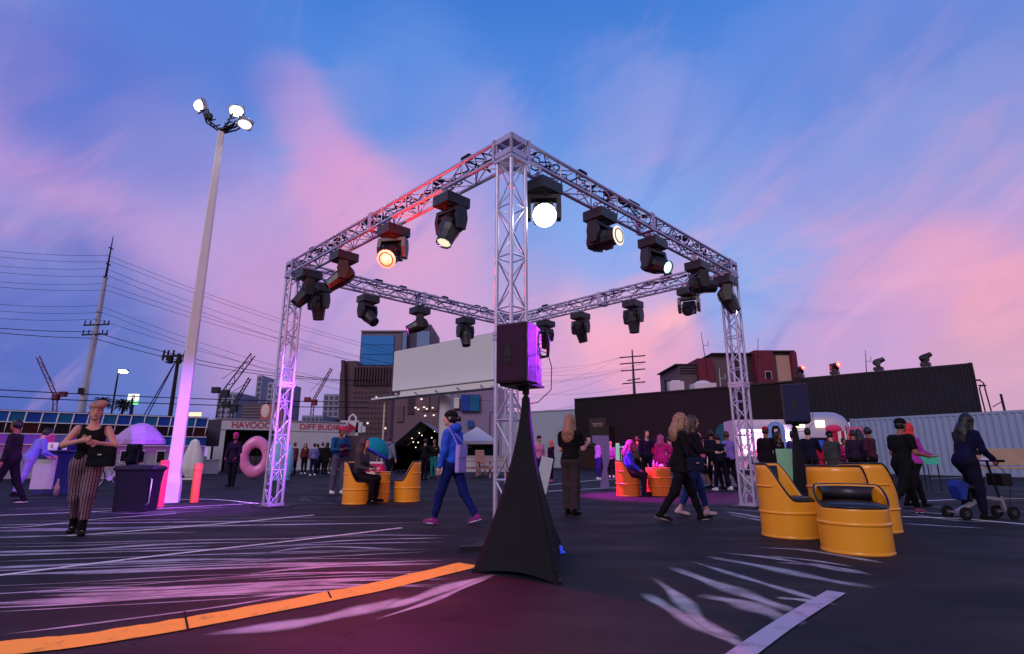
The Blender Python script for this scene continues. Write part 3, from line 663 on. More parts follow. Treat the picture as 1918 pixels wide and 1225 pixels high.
# inflatable pool floats
def ring_mesh(R0, r0, sz, m, n=40, k=16, pinch=.25):
    vs = []
    for i in range(n):
        a = 2*math.pi*i/n
        for j in range(k):
            b = 2*math.pi*j/k; rr = R0+r0*math.cos(b); x = rr*math.cos(a); z = rr*math.sin(a)*sz; y = r0*.8*math.sin(b)*(1+.03*math.sin(a*12))
            x *= 1-pinch*.4*abs(math.sin(a))**4
            vs.append((x, y, z))
    return m.add(vs, [(i*k+j, i*k+(j+1) % k, ((i+1) % n)*k+(j+1) % k, ((i+1) % n)*k+j) for i in range(n) for j in range(k)], 0, True)
PINK = mat('vinyl_pink', (.85, .24, .55), .3, 0, .08, 3, .06, 9, coat=.3)
p = gr(474, 897); t = thing('pool_ring', 'big pink inflatable pool ring standing upright left of the truss column', 'pool float', p, R(12)); S_ = p.y/1014*1.04
m = MB(); ring_mesh(18.6*S_, 7.6*S_, 1.38, m); o = m.build('tube', PINK, t, loc=(0,0,37*S_)); m = MB(); m.cyl((0,0,0),(0,-.08,0),.03,n=10); m.build('valve', cloth(240,200,225), t, loc=(16*S_,-9*S_,52*S_))
m = MB(); m.cyl((0,.15,0),(0,.15,70*S_),.02,n=8); m.build('prop_stand', BLK, t)
p = gr(522, 900); S_ = p.y/1014*1.04; t = thing('pool_float', 'pale blue inflatable pool float standing behind the left truss column', 'pool float', p, R(-10))
LBL = mat('vinyl_blue', (.25, .55, .85), .3, 0, .08, 3, .06, 9, coat=.3)
for i, (dx, w, h, dz) in enumerate([(-16,7,62,4),(-4,8,80,0),(8,8,74,0),(17,6,56,4)]):
    m = MB(); m.ball((dx*S_,0,(dz+h/2)*S_),(w*S_,8*S_,h/2*S_),16); m.build('petal', LBL, t)
m = MB(); m.box((0,0,.05),(34*S_,14*S_,.10)); m.build('foot', LBL, t, .03)
p = gr(356, 899); S_ = p.y/1014*1.04; t = thing('pool_float', 'white teardrop shaped inflatable standing right of the lamp post', 'pool float', p, R(8))
WV = mat('vinyl_white', (.68, .66, .68), .35, 0, .08, 3, .06, 9)
m = MB(); n = 24; vs = []
for i in range(21):
    s = i/20; z = (4+66*s)*S_; w = 17*S_*(math.sin(math.pi*min(1,s*.52+.36))**1.2 if s < .96 else .05)*(min(1, .55+s*2.2))
    for k in range(n):
        a = 2*math.pi*k/n; c = 1-.30*max(0, math.cos(a+math.pi/2))**14; vs.append((w*c*math.cos(a), w*.5*c*math.sin(a), z))
m.add(vs, [(i*n+k, i*n+(k+1) % n, (i+1)*n+(k+1) % n, (i+1)*n+k) for i in range(20) for k in range(n)]+[tuple(range(n-1,-1,-1))], 0, True); m.build('shell', WV, t)
m = MB(); m.box((0,0,.04),(22*S_,12*S_,.08)); m.build('foot', WV, t, .02); m = MB(); m.cyl((0,0,68*S_),(0,0,80*S_),.012,n=6); m.build('tether', RUB, t)
# market umbrella
Y = 15.5; b = gy(247, Y); t = thing('market_umbrella', 'open purple market umbrella behind the dark bin', 'umbrella', b)
top = at(247, 792, Y).z; rim = at(247, 824, Y).z; rad = .70*1.0*(290-203)/2/1014*Y*1.35
m = MB(); n = 8; K = 6; N_ = n*K; vs = [Vector((0,0,top))]; rings = [.2,.4,.6,.8,1.0]
for f2 in rings+[1.001]:
    for k in range(N_):
        a = 2*math.pi*k/N_; f = (k % K)/K; rr = rad*f2*(1-.06*math.sin(math.pi*f)); vs.append(Vector((rr*math.cos(a), rr*math.sin(a), top-(top-rim)*f2**1.9-(.12 if f2 > 1 else 0))))
m.add(vs, [(0,1+k,1+(k+1) % N_) for k in range(N_)]+[(1+r*N_+k, 1+(r+1)*N_+k, 1+(r+1)*N_+(k+1) % N_, 1+r*N_+(k+1) % N_) for r in range(len(rings)) for k in range(N_)])
cn = m.build('canopy', cloth(190,150,215), t); so_ = cn.modifiers.new('cloth', 'SOLIDIFY'); so_.thickness = .008
for k in range(n):
    a = 2*math.pi*k/n; m = MB(); m.bar((0,0,top-.06),(rad*.97*math.cos(a),rad*.97*math.sin(a),rim-.04),.012); m.build('rib', BLK, t)
m = MB(); m.cyl((0,0,0),(0,0,top+.05),.022,n=10); m.build('pole', BLK, t); m = MB(); m.cyl((0,0,0),(0,0,.08),.24,n=20); m.build('base', BLK, t)
# dark bin with flared top
p = gr(252, 957); Y = p.y; S_ = Y/1014; t = thing('waste_bin', 'dark plastic waste bin with flared rim left of the red bollard', 'bin', p, R(6))
BIN = mat('bin_dark', (.008,.007,.014), .5, 0, .2, 5)
m = MB(); w0, w1, h = 29*S_, 33*S_, 78*S_
sec = [(w0,0),(w0*1.03,h*.6),(w1,h*.92)]
def rsq(w, z, c=.25, n=6):
    o = []
    for q in range(4):
        for i in range(n):
            a = math.pi/2*(q+i/(n-1)); cx, cy = [(1,1),(-1,1),(-1,-1),(1,-1)][q]; o.append(Vector((cx*w*(1-c)+w*c*math.cos(a), (cy*w*(1-c)+w*c*math.sin(a))*.7, z)))
    return o
vs = []; nn = 24
for w, z in sec: vs += rsq(w, z)
m.add(vs, [(i*nn+k, i*nn+(k+1) % nn, (i+1)*nn+(k+1) % nn, (i+1)*nn+k) for i in range(2) for k in range(nn)], 0, True); m.build('body', BIN, t)
m = MB(); vs = rsq(w1*1.06,h*.90)+rsq(w1*1.10,h*.94)+rsq(w1*1.02,h)+rsq(w1*.3,h*1.02)
m.add(vs, [(i*nn+k, i*nn+(k+1) % nn, (i+1)*nn+(k+1) % nn, (i+1)*nn+k) for i in range(3) for k in range(nn)]+[tuple(range(3*nn,4*nn))], 0, True); m.build('lid', BIN, t)
m = MB(); m.tube([(w0*.9,-w0*.6,h*.15),(w0*1.12,-w0*.75,h*.2),(w0*1.12,-w0*.75,h*.7),(w0*.95,-w0*.6,h*.72)], .012, 6); m.build('handle', mat('steel_pale', (.5,.48,.46), .35, .6), t)
# parked bicycle behind the bin
def bicycle(loc, rz, label):
    t = thing('bicycle', label, 'bicycle', loc, R(rz)); WH = mat('bike_white', (.6,.6,.65), .4); TY = mat('tyre', (.01,.01,.012), .8)
    for x in (-.52, .52):
        m = MB(); m.tube([(x+.33*math.cos(a), 0, .34+.33*math.sin(a)) for a in [2*math.pi*i/28 for i in range(28)]], .018, 6, closed=True); w = m.build('wheel', TY, t)
        m = MB(); m.tube([(x+.30*math.cos(a), 0, .34+.30*math.sin(a)) for a in [2*math.pi*i/28 for i in range(28)]], .012, 5, closed=True)
        for i in range(12): a = math.pi*2*i/12; m.cyl((x,0,.34),(x+.3*math.cos(a),0,.34+.3*math.sin(a)),.003,n=4)
        m.cyl((x,-.04,.34),(x,.04,.34),.02,n=8); m.build('rim', WH, w)
    m = MB(); B_, S_, H_ = (-.06,0,.32), (-.2,0,.80), (.36,0,.82)
    for a, b in ((B_,S_),(S_,H_),(B_,H_),((-.52,0,.34),B_),((-.52,0,.34),S_),((.52,0,.34),(.34,0,.88))): m.cyl(a, b, .018, n=8)
    m.build('frame', WH, t); m = MB(); m.tube([(.30,-.26,.98),(.40,-.14,.98),(.34,0,.94),(.40,.14,.98),(.30,.26,.98)], .012, 6); m.cyl((.34,0,.86),(.34,0,.95),.015,n=8); m.build('handlebar', BLK, t)
    m = MB(); m.ball((-.22,0,.88),(.13,.07,.035),12); m.cyl((-.2,0,.80),(-.215,0,.87),.014,n=8); m.build('saddle', BLK, t)
    m = MB(); m.cyl((-.06,-.05,.32),(-.06,.05,.32),.07,n=14); m.bar((-.06,.06,.32),(.04,.08,.2),.015); m.bar((-.06,-.06,.32),(-.16,-.08,.44),.015); m.build('crank', WH, t); return t
bicycle(gy(207, 17.5), 25, 'parked bicycle with white wheels left of the dark bin')
# bar counter on the left with menu cards
Y = 15.2; t = thing('bar_counter', 'blue bar counter with a pale front panel, beside the man leaning in', 'counter', gy(98, Y))
S_ = Y/1014; NB = mat('counter_navy', (.01,.015,.12), .4, 0, .2); m = MB(); m.box((0,.25,.55),(1.15,.5,1.1)); m.build('body', NB, t)
m = MB(); m.box((-.33,-.015,.52),(.60,.03,.78)); m.build('front_panel', mat('panel_pale', (.5,.45,.48), .6, 0, .15), t)
m = MB(); m.box((0,.24,1.125),(1.3,.62,.05)); m.build('counter_top', mat('counter_top', (.03,.02,.10), .25), t, .01)
for i, (dx, w) in enumerate([(-.22,.30),(.12,.12)]):
    q = gy(98, Y)+Vector((dx, -.02, 1.15)); t2 = thing('menu_card', ['white menu card lettered R on the bar counter','narrow white card right of the lettered menu card'][i], 'card', q, R(-4))
    m = MB(); m.box((0,0,.11),(w,.012,.2),Matrix.Rotation(R(-8),3,'X')); m.build('card', cloth(240,238,235), t2)
    if i == 0: text_mesh('lettering', 'R', .15, cloth(190,170,90), t2, face_frame(Vector((0,-.022,.11)), (1,0,0)), .004)
m = MB(); q = gy(104, 14.7); m.lathe([(0,0),(.06,0),(.065,.22),(.025,.32),(.022,.42),(0,.42)], q, 14); tag(m.build('bottle', mat('bottle_glass', (.25,.2,.12), .15)), 'dark bottle on the ground before the bar counter', 'bottle')
# pale bench, bag and green board at the right
Y = 13.5; t = thing('bench', 'tan wooden bench along the right edge', 'bench', gy(1900, Y), R(-4)); TAN = mat('bench_tan', (.42,.30,.22), .6, 0, .2, 3)
m = MB(); m.box((0,0,.72),(2.0,.5,.05)); m.build('seat', TAN, t, .008); m = MB(); m.box((0,.26,.98),(2.0,.05,.40)); m.build('backrest', TAN, t, .008)
for x in (-.85,.85):
    for y in (-.2,.2): m = MB(); m.box((x,y,.35),(.06,.06,.70)); m.build('leg', TAN, t)
Y = 13.3; q = gy(1862, Y); q.z = .748; t = thing('handbag', 'pale lavender bag lying on the tan bench', 'bag', q); LV = cloth(190,185,225)
m = MB(); m.ball((0,0,.11),(.19,.09,.11),16); m.build('body', LV, t); m = MB(); m.tube([(-.1,0,.19),(-.07,0,.30),(.07,0,.30),(.1,0,.19)],.012,6); m.build('strap', LV, t)
Y = 17; t = thing('folding_table', 'mint green topped table before the white corrugated container', 'table', gy(1741, Y)); m = MB(); m.box((0,0,.86),(.52,.5,.22)); m.build('table_top', cloth(80,200,165), t, .01)
for x in (-.22,.22):
    for y in (-.2,.2): m = MB(); m.cyl((x,y,0),(x,y,.75),.015,n=8); m.build('leg', BLK, t)
# beach toys and cooler by the seated person
Y = 14.5; q = gy(694, Y); t = thing('beach_umbrella', 'small tilted teal parasol with blue trim beside the person in grey', 'umbrella', q, R(20))
m = MB(); n = 16; rt = Matrix.Rotation(R(28), 3, 'Y'); vs = []
for i in range(7):
    a = math.pi/2*i/6*.92
    for k in range(n): b = 2*math.pi*k/n; vs.append(rt @ Vector(((.40)*math.sin(a)*math.cos(b), (.40)*math.sin(a)*math.sin(b), .42*math.cos(a)))+Vector((0,0,1.05)))
m.add(vs, [(i*n+k, i*n+(k+1) % n, (i+1)*n+(k+1) % n, (i+1)*n+k) for i in range(6) for k in range(n)], 0, True); o = m.build('canopy', cloth(20,150,165), t); o.modifiers.new('s','SOLIDIFY').thickness = .012
m = MB(); m.tube([rt @ Vector(((.40)*math.sin(1.445)*math.cos(2*math.pi*k/24), (.40)*math.sin(1.445)*math.sin(2*math.pi*k/24), .42*math.cos(1.445)))+Vector((0,0,1.05)) for k in range(24)], .03, 6, closed=True); m.build('trim', cloth(70,80,215), t)
m = MB(); m.cyl((0,0,0),(.18,0,1.4),.018,n=8); m.build('pole', cloth(200,195,215), t)
Y = 14.1; q = gy(697, Y); t = thing('cooler_box', 'hot pink cooler with a pale star, under the small teal parasol', 'cooler', q, R(8)); m = MB(); m.prism([(-.30,0),(.30,0),(.26,.78),(-.20,.80)], lambda p, y: Vector((p[0], y, p[1])), -.18, .18); m.build('body', cloth(235,20,120), t, .02)
m = MB(); pts = []
for i in range(10): a = math.pi/2+i*math.pi/5; r_ = .16 if i % 2 == 0 else .065; pts.append((r_*math.cos(a), r_*math.sin(a)))
m.prism(pts, lambda p, y: Vector((p[0]-.02, y, p[1]+.56)), -.19, -.184); m.build('star', cloth(245,225,205), t); m = MB(); m.box((0,0,.83),(.46,.34,.06)); m.build('lid', cloth(245,225,225), t, .02)
# cornhole boards by the pink lit people
Y = 15.2
t = thing('cornhole_board', 'pale mint leaning game board right of the black skirt', 'game board', gy(1019, Y), R(20)); m = MB(); m.box((0,0,.48),(.34,.03,1.0),Matrix.Rotation(R(14),3,'Y')); m.build('board', cloth(190,225,225), t); m = MB(); m.bar((-.1,.3,0),(-.05,.02,.75),.03); m.build('prop', BLK, t)
Y = 11.2; t = thing('sign_board', 'pale green tapered board beside the rear speaker stand', 'sign', gy(1483, Y), R(6)); m = MB(); m.prism([(-.16,.25),(.06,.25),(.14,1.14),(-.20,1.14)], lambda p, y: Vector((p[0], y, p[1])), -.015, .015); m.build('panel', cloth(150,215,170), t)
m = MB(); m.bar((-.1,.03,0),(-.1,.03,1.0),.03); m.bar((.05,.03,0),(.05,.03,1.0),.03); m.build('post', BLK, t)
Y = 9.0; t = thing('tote_bag', 'black and white printed bag between the speaker stand and yellow drums', 'bag', Vector((xat(1537,Y,.6),Y,.45)), R(10)); m = MB(); m.prism([(-.24,0),(.24,0),(.20,.33),(-.20,.33)], lambda p, y: Vector((p[0], y, p[1])), -.07, .07); m.build('body', mat('bag_black', (.02,.02,.025), .7), t, .02)
m = MB()
for sx in (-.08,.08): m.tube([(sx+.06*math.cos(a), -.078, .15+.07*math.sin(a)) for a in [2*math.pi*i/16 for i in range(16)]], .011, 5, closed=True)
m.tube([(-.2,-.075,.05),(-.14,-.078,.27),(.14,-.078,.27),(.2,-.075,.05)], .012, 5); m.build('print', cloth(225,225,230), t)
m = MB(); m.tube([(-.15,0,.33),(-.1,0,.5),(.1,0,.5),(.15,0,.33)], .012, 6); m.build('strap', BLK, t)
m = MB(); m.box((0,0,-.02-.2),(.5,.3,.4)); m.build('stool', BLK, t)
# ================================================================ buildings and everything that stands far off
def quadbox(m, A, B, z0, z1, depth, mi=0, off=0):       # upright box whose front runs from A to B on the plan
    A = Vector((A[0], A[1], 0)); B = Vector((B[0], B[1], 0)); d = (B-A).normalized(); n = Vector((-d.y, d.x, 0))
    n = n if n.y > 0 else -n
    A = A+n*off; B = B+n*off
    p = [A, B, B+n*depth, A+n*depth]
    m.add([q+Vector((0,0,z0)) for q in p]+[q+Vector((0,0,z1)) for q in p], [(3,2,1,0),(4,5,6,7),(0,1,5,4),(1,2,6,5),(2,3,7,6),(3,0,4,7)], mi); return m
def lerp2(A, B, t): return (A[0]+(B[0]-A[0])*t, A[1]+(B[1]-A[1])*t)
def part(name, parent, mtl, fn, bevel=0):
    m = MB(); fn(m); return m.build(name, mtl, parent, bevel)
def corrugated(m, A, B, z0, z1, pitch=.30, dp=.045):
    A = Vector((A[0],A[1],0)); B = Vector((B[0],B[1],0)); d = (B-A); L = d.length; d /= L; n = Vector((-d.y, d.x, 0)); n = n if n.y < 0 else -n
    k = int(L/pitch); pl = []; st_ = L/k
    for i in range(k):
        for f, o in ((0,0),(.3,0),(.5,1),(.8,1)): pl.append(A+d*(st_*(i+f))+n*(o*dp))
    pl.append(B)
    vs = [q+Vector((0,0,z0)) for q in pl]+[q+Vector((0,0,z1)) for q in pl]; c = len(pl)
    m.add(vs, [(i,i+1,c+i+1,c+i) for i in range(c-1)])
def container(A, B, z0, z1, depth, mtl, label, name='shipping_container', group=None, trim=None):
    t = thing(name, label, 'container', (0,0,0), 0, group)
    d = Vector((B[0]-A[0], B[1]-A[1], 0)).normalized(); n = Vector((-d.y, d.x, 0)); n = n if n.y > 0 else -n
    part('side_wall', t, mtl, lambda m: corrugated(m, A, B, z0+.12, z1-.10))
    part('body', t, mtl, lambda m: quadbox(m, A, B, z0, z1-.02, depth, 0, .06))
    part('end_wall', t, mtl, lambda m: corrugated(m, (B[0]+.03*d.x, B[1]+.03*d.y), (B[0]+n.x*depth, B[1]+n.y*depth), z0+.12, z1-.1, .25))
    def rails(m):
        quadbox(m, A, B, z1-.13, z1, .16, 0, -.05); quadbox(m, A, B, z0, z0+.14, .16, 0, -.05)
    part('rail', t, trim or mtl, rails)
    for q in (A, B): part('corner_post', t, trim or mtl, lambda m: m.box((q[0], q[1], (z0+z1)/2), (.16,.2,z1-z0+.03)))
    return t
P2 = lambda u, Y: (xat(u, Y, 2.0), Y)
def zz(u, v, Y): return at(u, v, Y).z
WHT = mat('wall_white', (.62,.61,.66), .7, 0, .10, 1.2, .05, 20)
# --- glass fronted hall at the left
t = thing('glass_hall', 'low hall with a white gridded glass front along the left edge', 'building')
A, B = P2(-160, 23.2), P2(387, 30.0); ZT, rows = zz(0, 768, 24.6), [0,.50,1.02,1.50]
part('wall', t, mat('hall_wall', (.40,.36,.46), .7, 0, .15, 2), lambda m: quadbox(m, A, B, 0, ZT-rows[3]-.42, 6))
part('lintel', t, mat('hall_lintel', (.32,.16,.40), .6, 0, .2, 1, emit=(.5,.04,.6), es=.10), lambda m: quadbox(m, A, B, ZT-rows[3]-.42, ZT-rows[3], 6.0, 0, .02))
part('core', t, mat('hall_core', (.02,.015,.03), .8), lambda m: quadbox(m, A, B, ZT-rows[3], ZT-.02, 5.9, 0, .10))
part('roof', t, mat('hall_roof', (.05,.05,.07), .8), lambda m: quadbox(m, A, B, ZT, ZT+.05, 6.1, 0, .08))
NC = 19
GB = [mat('pane_blue%d' % i, c, .55, 0, .2, 1) for i, c in enumerate([(.012,.06,.36),(.01,.10,.40),(.01,.13,.30)])]  # top row: blue sky reflection put into the base colour
GD = [mat('pane_dark%d' % i, c, .55, 0, .3, 1) for i, c in enumerate([(.012,.006,.014),(.05,.006,.012),(.03,.004,.02)])]
GP = [mat('pane_lit%d' % i, (.1,.03,.2), .3, 0, .3, 1, emit=c, es=.32) for i, c in enumerate([(.16,.04,.75),(.75,.02,.5),(.30,.03,.6),(.05,.08,.35)])]
for r_ in range(3):
    for c_ in range(NC):
        a, b = lerp2(A, B, c_/NC), lerp2(A, B, (c_+1)/NC); mt = GB[c_*7 % 3] if r_ == 0 else GD[(c_*5+c_//4) % 3] if r_ == 1 else ([GP[0],GP[1],GP[2],GP[0],GP[3]][(c_*3) % 5] if c_ < 15 else GB[c_ % 3])
        part('glass_panel', t, mt, lambda m: quadbox(m, a, b, ZT-rows[r_+1], ZT-rows[r_], .04))
WFR = mat('frame_white', (.75,.72,.78), .4)
for c_ in range(NC+1):
    a = lerp2(A, B, c_/NC); part('mullion', t, WFR, lambda m: m.bar((a[0]-.16, a[1]-.05, ZT-rows[3]-.02), (a[0], a[1]-.035, ZT+.02), .045))
for z in rows: part('transom', t, WFR, lambda m: quadbox(m, A, B, ZT-z-.022, ZT-z+.022, .05, 0, -.055))
for f_ in (.42,.50,.66,.72,.80): 
    a, b = lerp2(A, B, f_), lerp2(A, B, f_+.035); w_ = part('window', t, WFR, lambda m: quadbox(m, a, b, .62, 1.28, .06, 0, -.03)); a2, b2 = lerp2(a, b, .08), lerp2(a, b, .92)
    part('pane', w_, GD[0], lambda m: quadbox(m, a2, b2, .67, 1.23, .02, 0, -.045))
# --- white shop with red lettering
t = thing('shop_building', 'low white shop with red lettering and arrow along its fascia', 'building')
A, B = P2(400, 37.5), P2(645, 42.5); ZT = zz(405, 785, 37.6); zs = zz(420, 804, 37.8)
f = lambda u: (u-400)/245
def seg(u0, u1): return lerp2(A, B, f(u0)), lerp2(A, B, f(u1))
a, b = seg(400, 418); part('wall', t, WHT, lambda m: quadbox(m, a, b, 0, zs, 3))
a, b = seg(508, 645); part('wall', t, WHT, lambda m: quadbox(m, a, b, 0, zs, 3))
part('fascia', t, WHT, lambda m: quadbox(m, A, B, zs, ZT, 3, 0, -.05)); part('roof', t, mat('roof_grey', (.30,.30,.36), .8), lambda m: quadbox(m, A, B, ZT, ZT+.08, 3.2, 0, -.12))
a, b = seg(418, 508); part('opening', t, mat('dark_inside', (.012,.010,.014), .8), lambda m: quadbox(m, a, b, 0, zs, .3, 0, 1.6))
a, b = seg(424, 500); part('counter', t, mat('counter_dk', (.08,.06,.08), .6), lambda m: quadbox(m, a, b, 0, 1.0, .5, 0, .5))
RED = mat('letter_red', (.55,.02,.08), .5, 0, .1)
X = Vector((B[0]-A[0], B[1]-A[1], 0)).normalized(); NRM = Vector((X.y, -X.x, 0))
for s, uc, size, wd in (('HAVOOO', 462, .62, 66), ('DIFF', 567, .58, 28), ('BUDIO', 611, .58, 42), ('I', 513, .6, 4)):
    p = lerp2(A, B, f(uc)); L = Vector((p[0], p[1], (ZT+zs)/2-.02))+NRM*.07
    o = text_mesh('lettering', s, size, RED, t, face_frame(L, X), .012)
    tw = wd/1014*p[1]; o.scale = (tw/max(.1, o.dimensions.x),)+(1, 1)
p = lerp2(A, B, f(652)); L = Vector((p[0], p[1], (ZT+zs)/2))+NRM*.10
part('arrow', t, RED, lambda m: m.prism([(-.95,.05),(.0,.05),(-.15,.42),(.62,-.02),(-.15,-.45),(0,-.05),(-.95,-.05)], lambda q, s: L+X*q[0]+Vector((0,0,q[1]))+NRM*s, -.02, .03))
p = lerp2(A, B, f(660)); part('end_sign', t, WHT, lambda m: [m.box((p[0]+dx, p[1]+.3, (ZT+zs)/2+dz), (w, .25, h)) for dx, dz, w, h in ((-.3,0,1.4,1.15),(.45,.05,.5,.8),(.8,-.1,.3,.45))])
p = lerp2(A, B, f(657)); m = MB(); m.tube([(p[0]-.28,p[1]+.3,ZT-.1),(p[0]-.25,p[1]+.3,ZT+.5),(p[0],p[1]+.3,ZT+.72),(p[0]+.25,p[1]+.3,ZT+.5),(p[0]+.28,p[1]+.3,ZT-.1)], .09, 8); m.build('finial', WHT, t)
Y = 41; a, b = P2(446, Y), P2(500, Y); t = thing('roof_unit', 'dark boxy cooling unit on the roof of the lettered shop', 'cooling unit')
part('housing', t, mat('unit_dark', (.10,.08,.11), .6, 0, .2, 1), lambda m: quadbox(m, a, b, ZT-.2, zz(470,755,Y), 2)); 
for k in range(5): part('louvre', t, mat('unit_slat', (.16,.13,.18), .5), lambda m: quadbox(m, lerp2(a,b,.05), lerp2(a,b,.95), ZT+.15+.22*k, ZT+.23+.22*k, .06, 0, -.05))
a, b = P2(482, 40), P2(520, 40); t = thing('roof_sign', 'red and cream painted sign on the roof of the lettered shop', 'sign'); part('board', t, mat('mural_red', (.40,.10,.12), .6, 0, .9, 1.6), lambda m: quadbox(m, a, b, ZT, zz(500,757,40), .15))
part('motif', t, mat('mural_cream', (.75,.55,.50), .6), lambda m: [m.ball((lerp2(a,b,.25)[0], lerp2(a,b,.25)[1]-.02, ZT+.75), (.33,.06,.5), 12), m.ball((lerp2(a,b,.7)[0], lerp2(a,b,.7)[1]-.02, ZT+.45), (.26,.06,.36), 12)])
part('frame', t, BLK, lambda m: [quadbox(m, a, b, zz(500,757,40), zz(500,757,40)+.06, .17, 0, -.01)])
a, b = P2(386, 34), P2(410, 34); t = thing('banner_board', 'plain dark board on a post between the glass hall and the shop', 'board'); part('board', t, mat('board_dark', (.06,.055,.08), .7, 0, .2), lambda m: quadbox(m, a, b, zz(390,836,34), zz(390,786,34), .08)); part('post', t, BLK, lambda m: m.box(((a[0]+b[0])/2, 34.1, 1), (.1,.08,2)))
t = thing('planter_wall', 'low pale planter wall in front of the lettered shop', 'wall'); part('wall', t, WHT, lambda m: quadbox(m, P2(335, 31), P2(416, 32.5), 0, .75, .6)); part('coping', t, WHT, lambda m: quadbox(m, P2(334, 31), P2(417, 32.5), .75, .82, .7, 0, -.05))
# --- tents
def gable_tent(u0, u1, up, vp, ve, Y, dep, roofm, wallm, label, lights=True):
    t = thing('canopy_tent', label, 'tent'); x0, x1, xp = xat(u0, Y), xat(u1, Y), xat(up, Y); zp, ze = zz(up, vp, Y), zz(u0, ve, Y)
    q = lambda x, y, z: Vector((x, Y+y, z)); th = .05
    part('roof', t, roofm, lambda m: [m.add([q(a,-.15,ze),q(xp,-.15,zp),q(xp,dep,zp),q(a,dep,ze),q(a,-.15,ze-th),q(xp,-.15,zp-th),q(xp,dep,zp-th),q(a,dep,ze-th)], [(0,1,2,3),(7,6,5,4),(0,4,5,1),(1,5,6,2),(2,6,7,3),(3,7,4,0)]) for a in (x0, x1)])
    part('back_wall', t, wallm, lambda m: m.prism([(x0+.05,0),(x1-.05,0),(x1-.05,ze-.06),(xp,zp-.06),(x0+.05,ze-.06)], lambda p, y: q(p[0], y, p[1]), dep-.06, dep))
    for x in (x0+.04, x1-.04): part('side_wall', t, wallm, lambda m: m.box(q(x, dep/2, ze/2), (.03, dep-.1, ze-.1)))
    for x in (x0+.05, x1-.05):
        for y in (0, dep-.1): part('post', t, BLK, lambda m: m.cyl(q(x,y,0), q(x,y,ze), .03, n=8))
    if lights:
        BU = glow('bulb', (1,.85,.6), 3)
        for k in range(9):
            f_ = random.random(); x = x0+(x1-x0)*(.15+.7*f_); lim = ze+(zp-ze)*(1-abs(x-xp)/max(abs(x0-xp), abs(x1-xp)))
            part('bulb', t, BU, lambda m: m.ball(q(x, dep*(.2+.6*random.random()), lim-.2-1.3*random.random()**2), .035, 8))
    return t
random.seed(3)
gable_tent(735, 852, 786, 788, 832, 36, 4.5, mat('tent_grey', (.22,.22,.26), .7, 0, .1), mat('tent_black', (.006,.006,.008), .85), 'black gabled tent with small lit bulbs inside, behind the hooded walker')
t = thing('canopy_tent', 'white peaked canopy tent to the right of the hooded walker', 'tent'); Y = 39; xp = xat(890, Y); zp, ze = zz(890, 797, Y), zz(890, 826, Y); hw = xat(932, Y)-xp
part('roof', t, mat('tent_white', (.68,.68,.76), .7, 0, .06), lambda m: m.add([(xp,Y+hw,zp),(xp-hw,Y,ze),(xp+hw,Y,ze),(xp+hw,Y+2*hw,ze),(xp-hw,Y+2*hw,ze),(xp-hw,Y,ze-.22),(xp+hw,Y,ze-.22),(xp+hw,Y+2*hw,ze-.22),(xp-hw,Y+2*hw,ze-.22)], [(0,1,2),(0,2,3),(0,3,4),(0,4,1),(1,5,6,2),(2,6,7,3),(3,7,8,4),(4,8,5,1)]))
for sx in (-1, 1):
    for y in (0, 2*hw): part('post', t, BLK, lambda m: m.cyl((xp+sx*(hw-.05), Y+y, 0), (xp+sx*(hw-.05), Y+y, ze), .03, n=8))
t = thing('green_hoarding', 'dark green hoarding with a round red emblem under the white tent', 'hoarding'); Y = 40.5; a, b = P2(858, Y), P2(934, Y)
part('board', t, mat('hoard_green', (.008,.05,.05), .6, 0, .2), lambda m: quadbox(m, a, b, 0, zz(900,824,Y), .1)); c_ = Vector((xat(876, 40.3), 40.42, zz(876,828,40.4)))
m = MB(); m.cyl(c_, c_+Vector((0,-.05,0)), .42, n=24); m.build('emblem', mat('emblem_red', (.5,.02,.06), .5), t); m = MB(); m.tube([c_+Vector((.34*math.cos(a), -.05, .40*math.sin(a))) for a in [2*math.pi*i/24 for i in range(24)]], .05, 6, closed=True); m.tube([c_+Vector((.15*math.cos(a), -.05, .18*math.sin(a))) for a in [2*math.pi*i/16 for i in range(16)]], .035, 6, closed=True); m.build('emblem_ring', mat('emblem_pale', (.65,.50,.50), .5), t)
t = thing('low_wall', 'low pale wall below the green hoarding', 'wall'); part('wall', t, WHT, lambda m: quadbox(m, P2(845, 36), P2(945, 36), 0, .95, .3)); part('coping', t, WHT, lambda m: quadbox(m, P2(844, 36), P2(946, 36), .95, 1.02, .4, 0, -.05))
WD = mat('picnic_wood', (.36,.19,.17), .7, 0, .25, 3, .1, 40)
def picnic(u, Y, rz, label):
    t = thing('picnic_table', label, 'table', gy(u, Y), R(rz), 'picnic tables'); part('table_top', t, WD, lambda m: m.box((0,0,.75),(1.9,.75,.05)))
    for s in (-1, 1): part('bench_seat', t, WD, lambda m: m.box((0,s*.68,.44),(1.9,.26,.045)))
    for s in (-1, 1): part('leg', t, WD, lambda m: [m.bar((s*.7,-.65,0),(s*.7,-.2,.74),.08,.045), m.bar((s*.7,.65,0),(s*.7,.2,.74),.08,.045), m.bar((s*.7,-.75,.40),(s*.7,.75,.40),.08,.045)])
picnic(890, 26.5, 3, 'pinkish wooden picnic table just right of the hooded walker'); picnic(922, 28.5, -4, 'wooden picnic table half behind the front truss column')
t = thing('folding_chair', 'wooden folding chair standing on end behind the picnic tables', 'chair', gy(901, 30), R(20)); part('backrest', t, WD, lambda m: m.box((0,.25,.95),(.5,.06,.75),Matrix.Rotation(R(-14),3,'X'))); part('seat', t, WD, lambda m: m.box((0,0,.48),(.5,.5,.05)))
for s in (-1,1): part('leg', t, WD, lambda m: m.bar((s*.22,-.25,0),(s*.22,.25,.62),.045)); part('leg', t, WD, lambda m: m.bar((s*.22,.25,0),(s*.22,-.2,.5),.04))
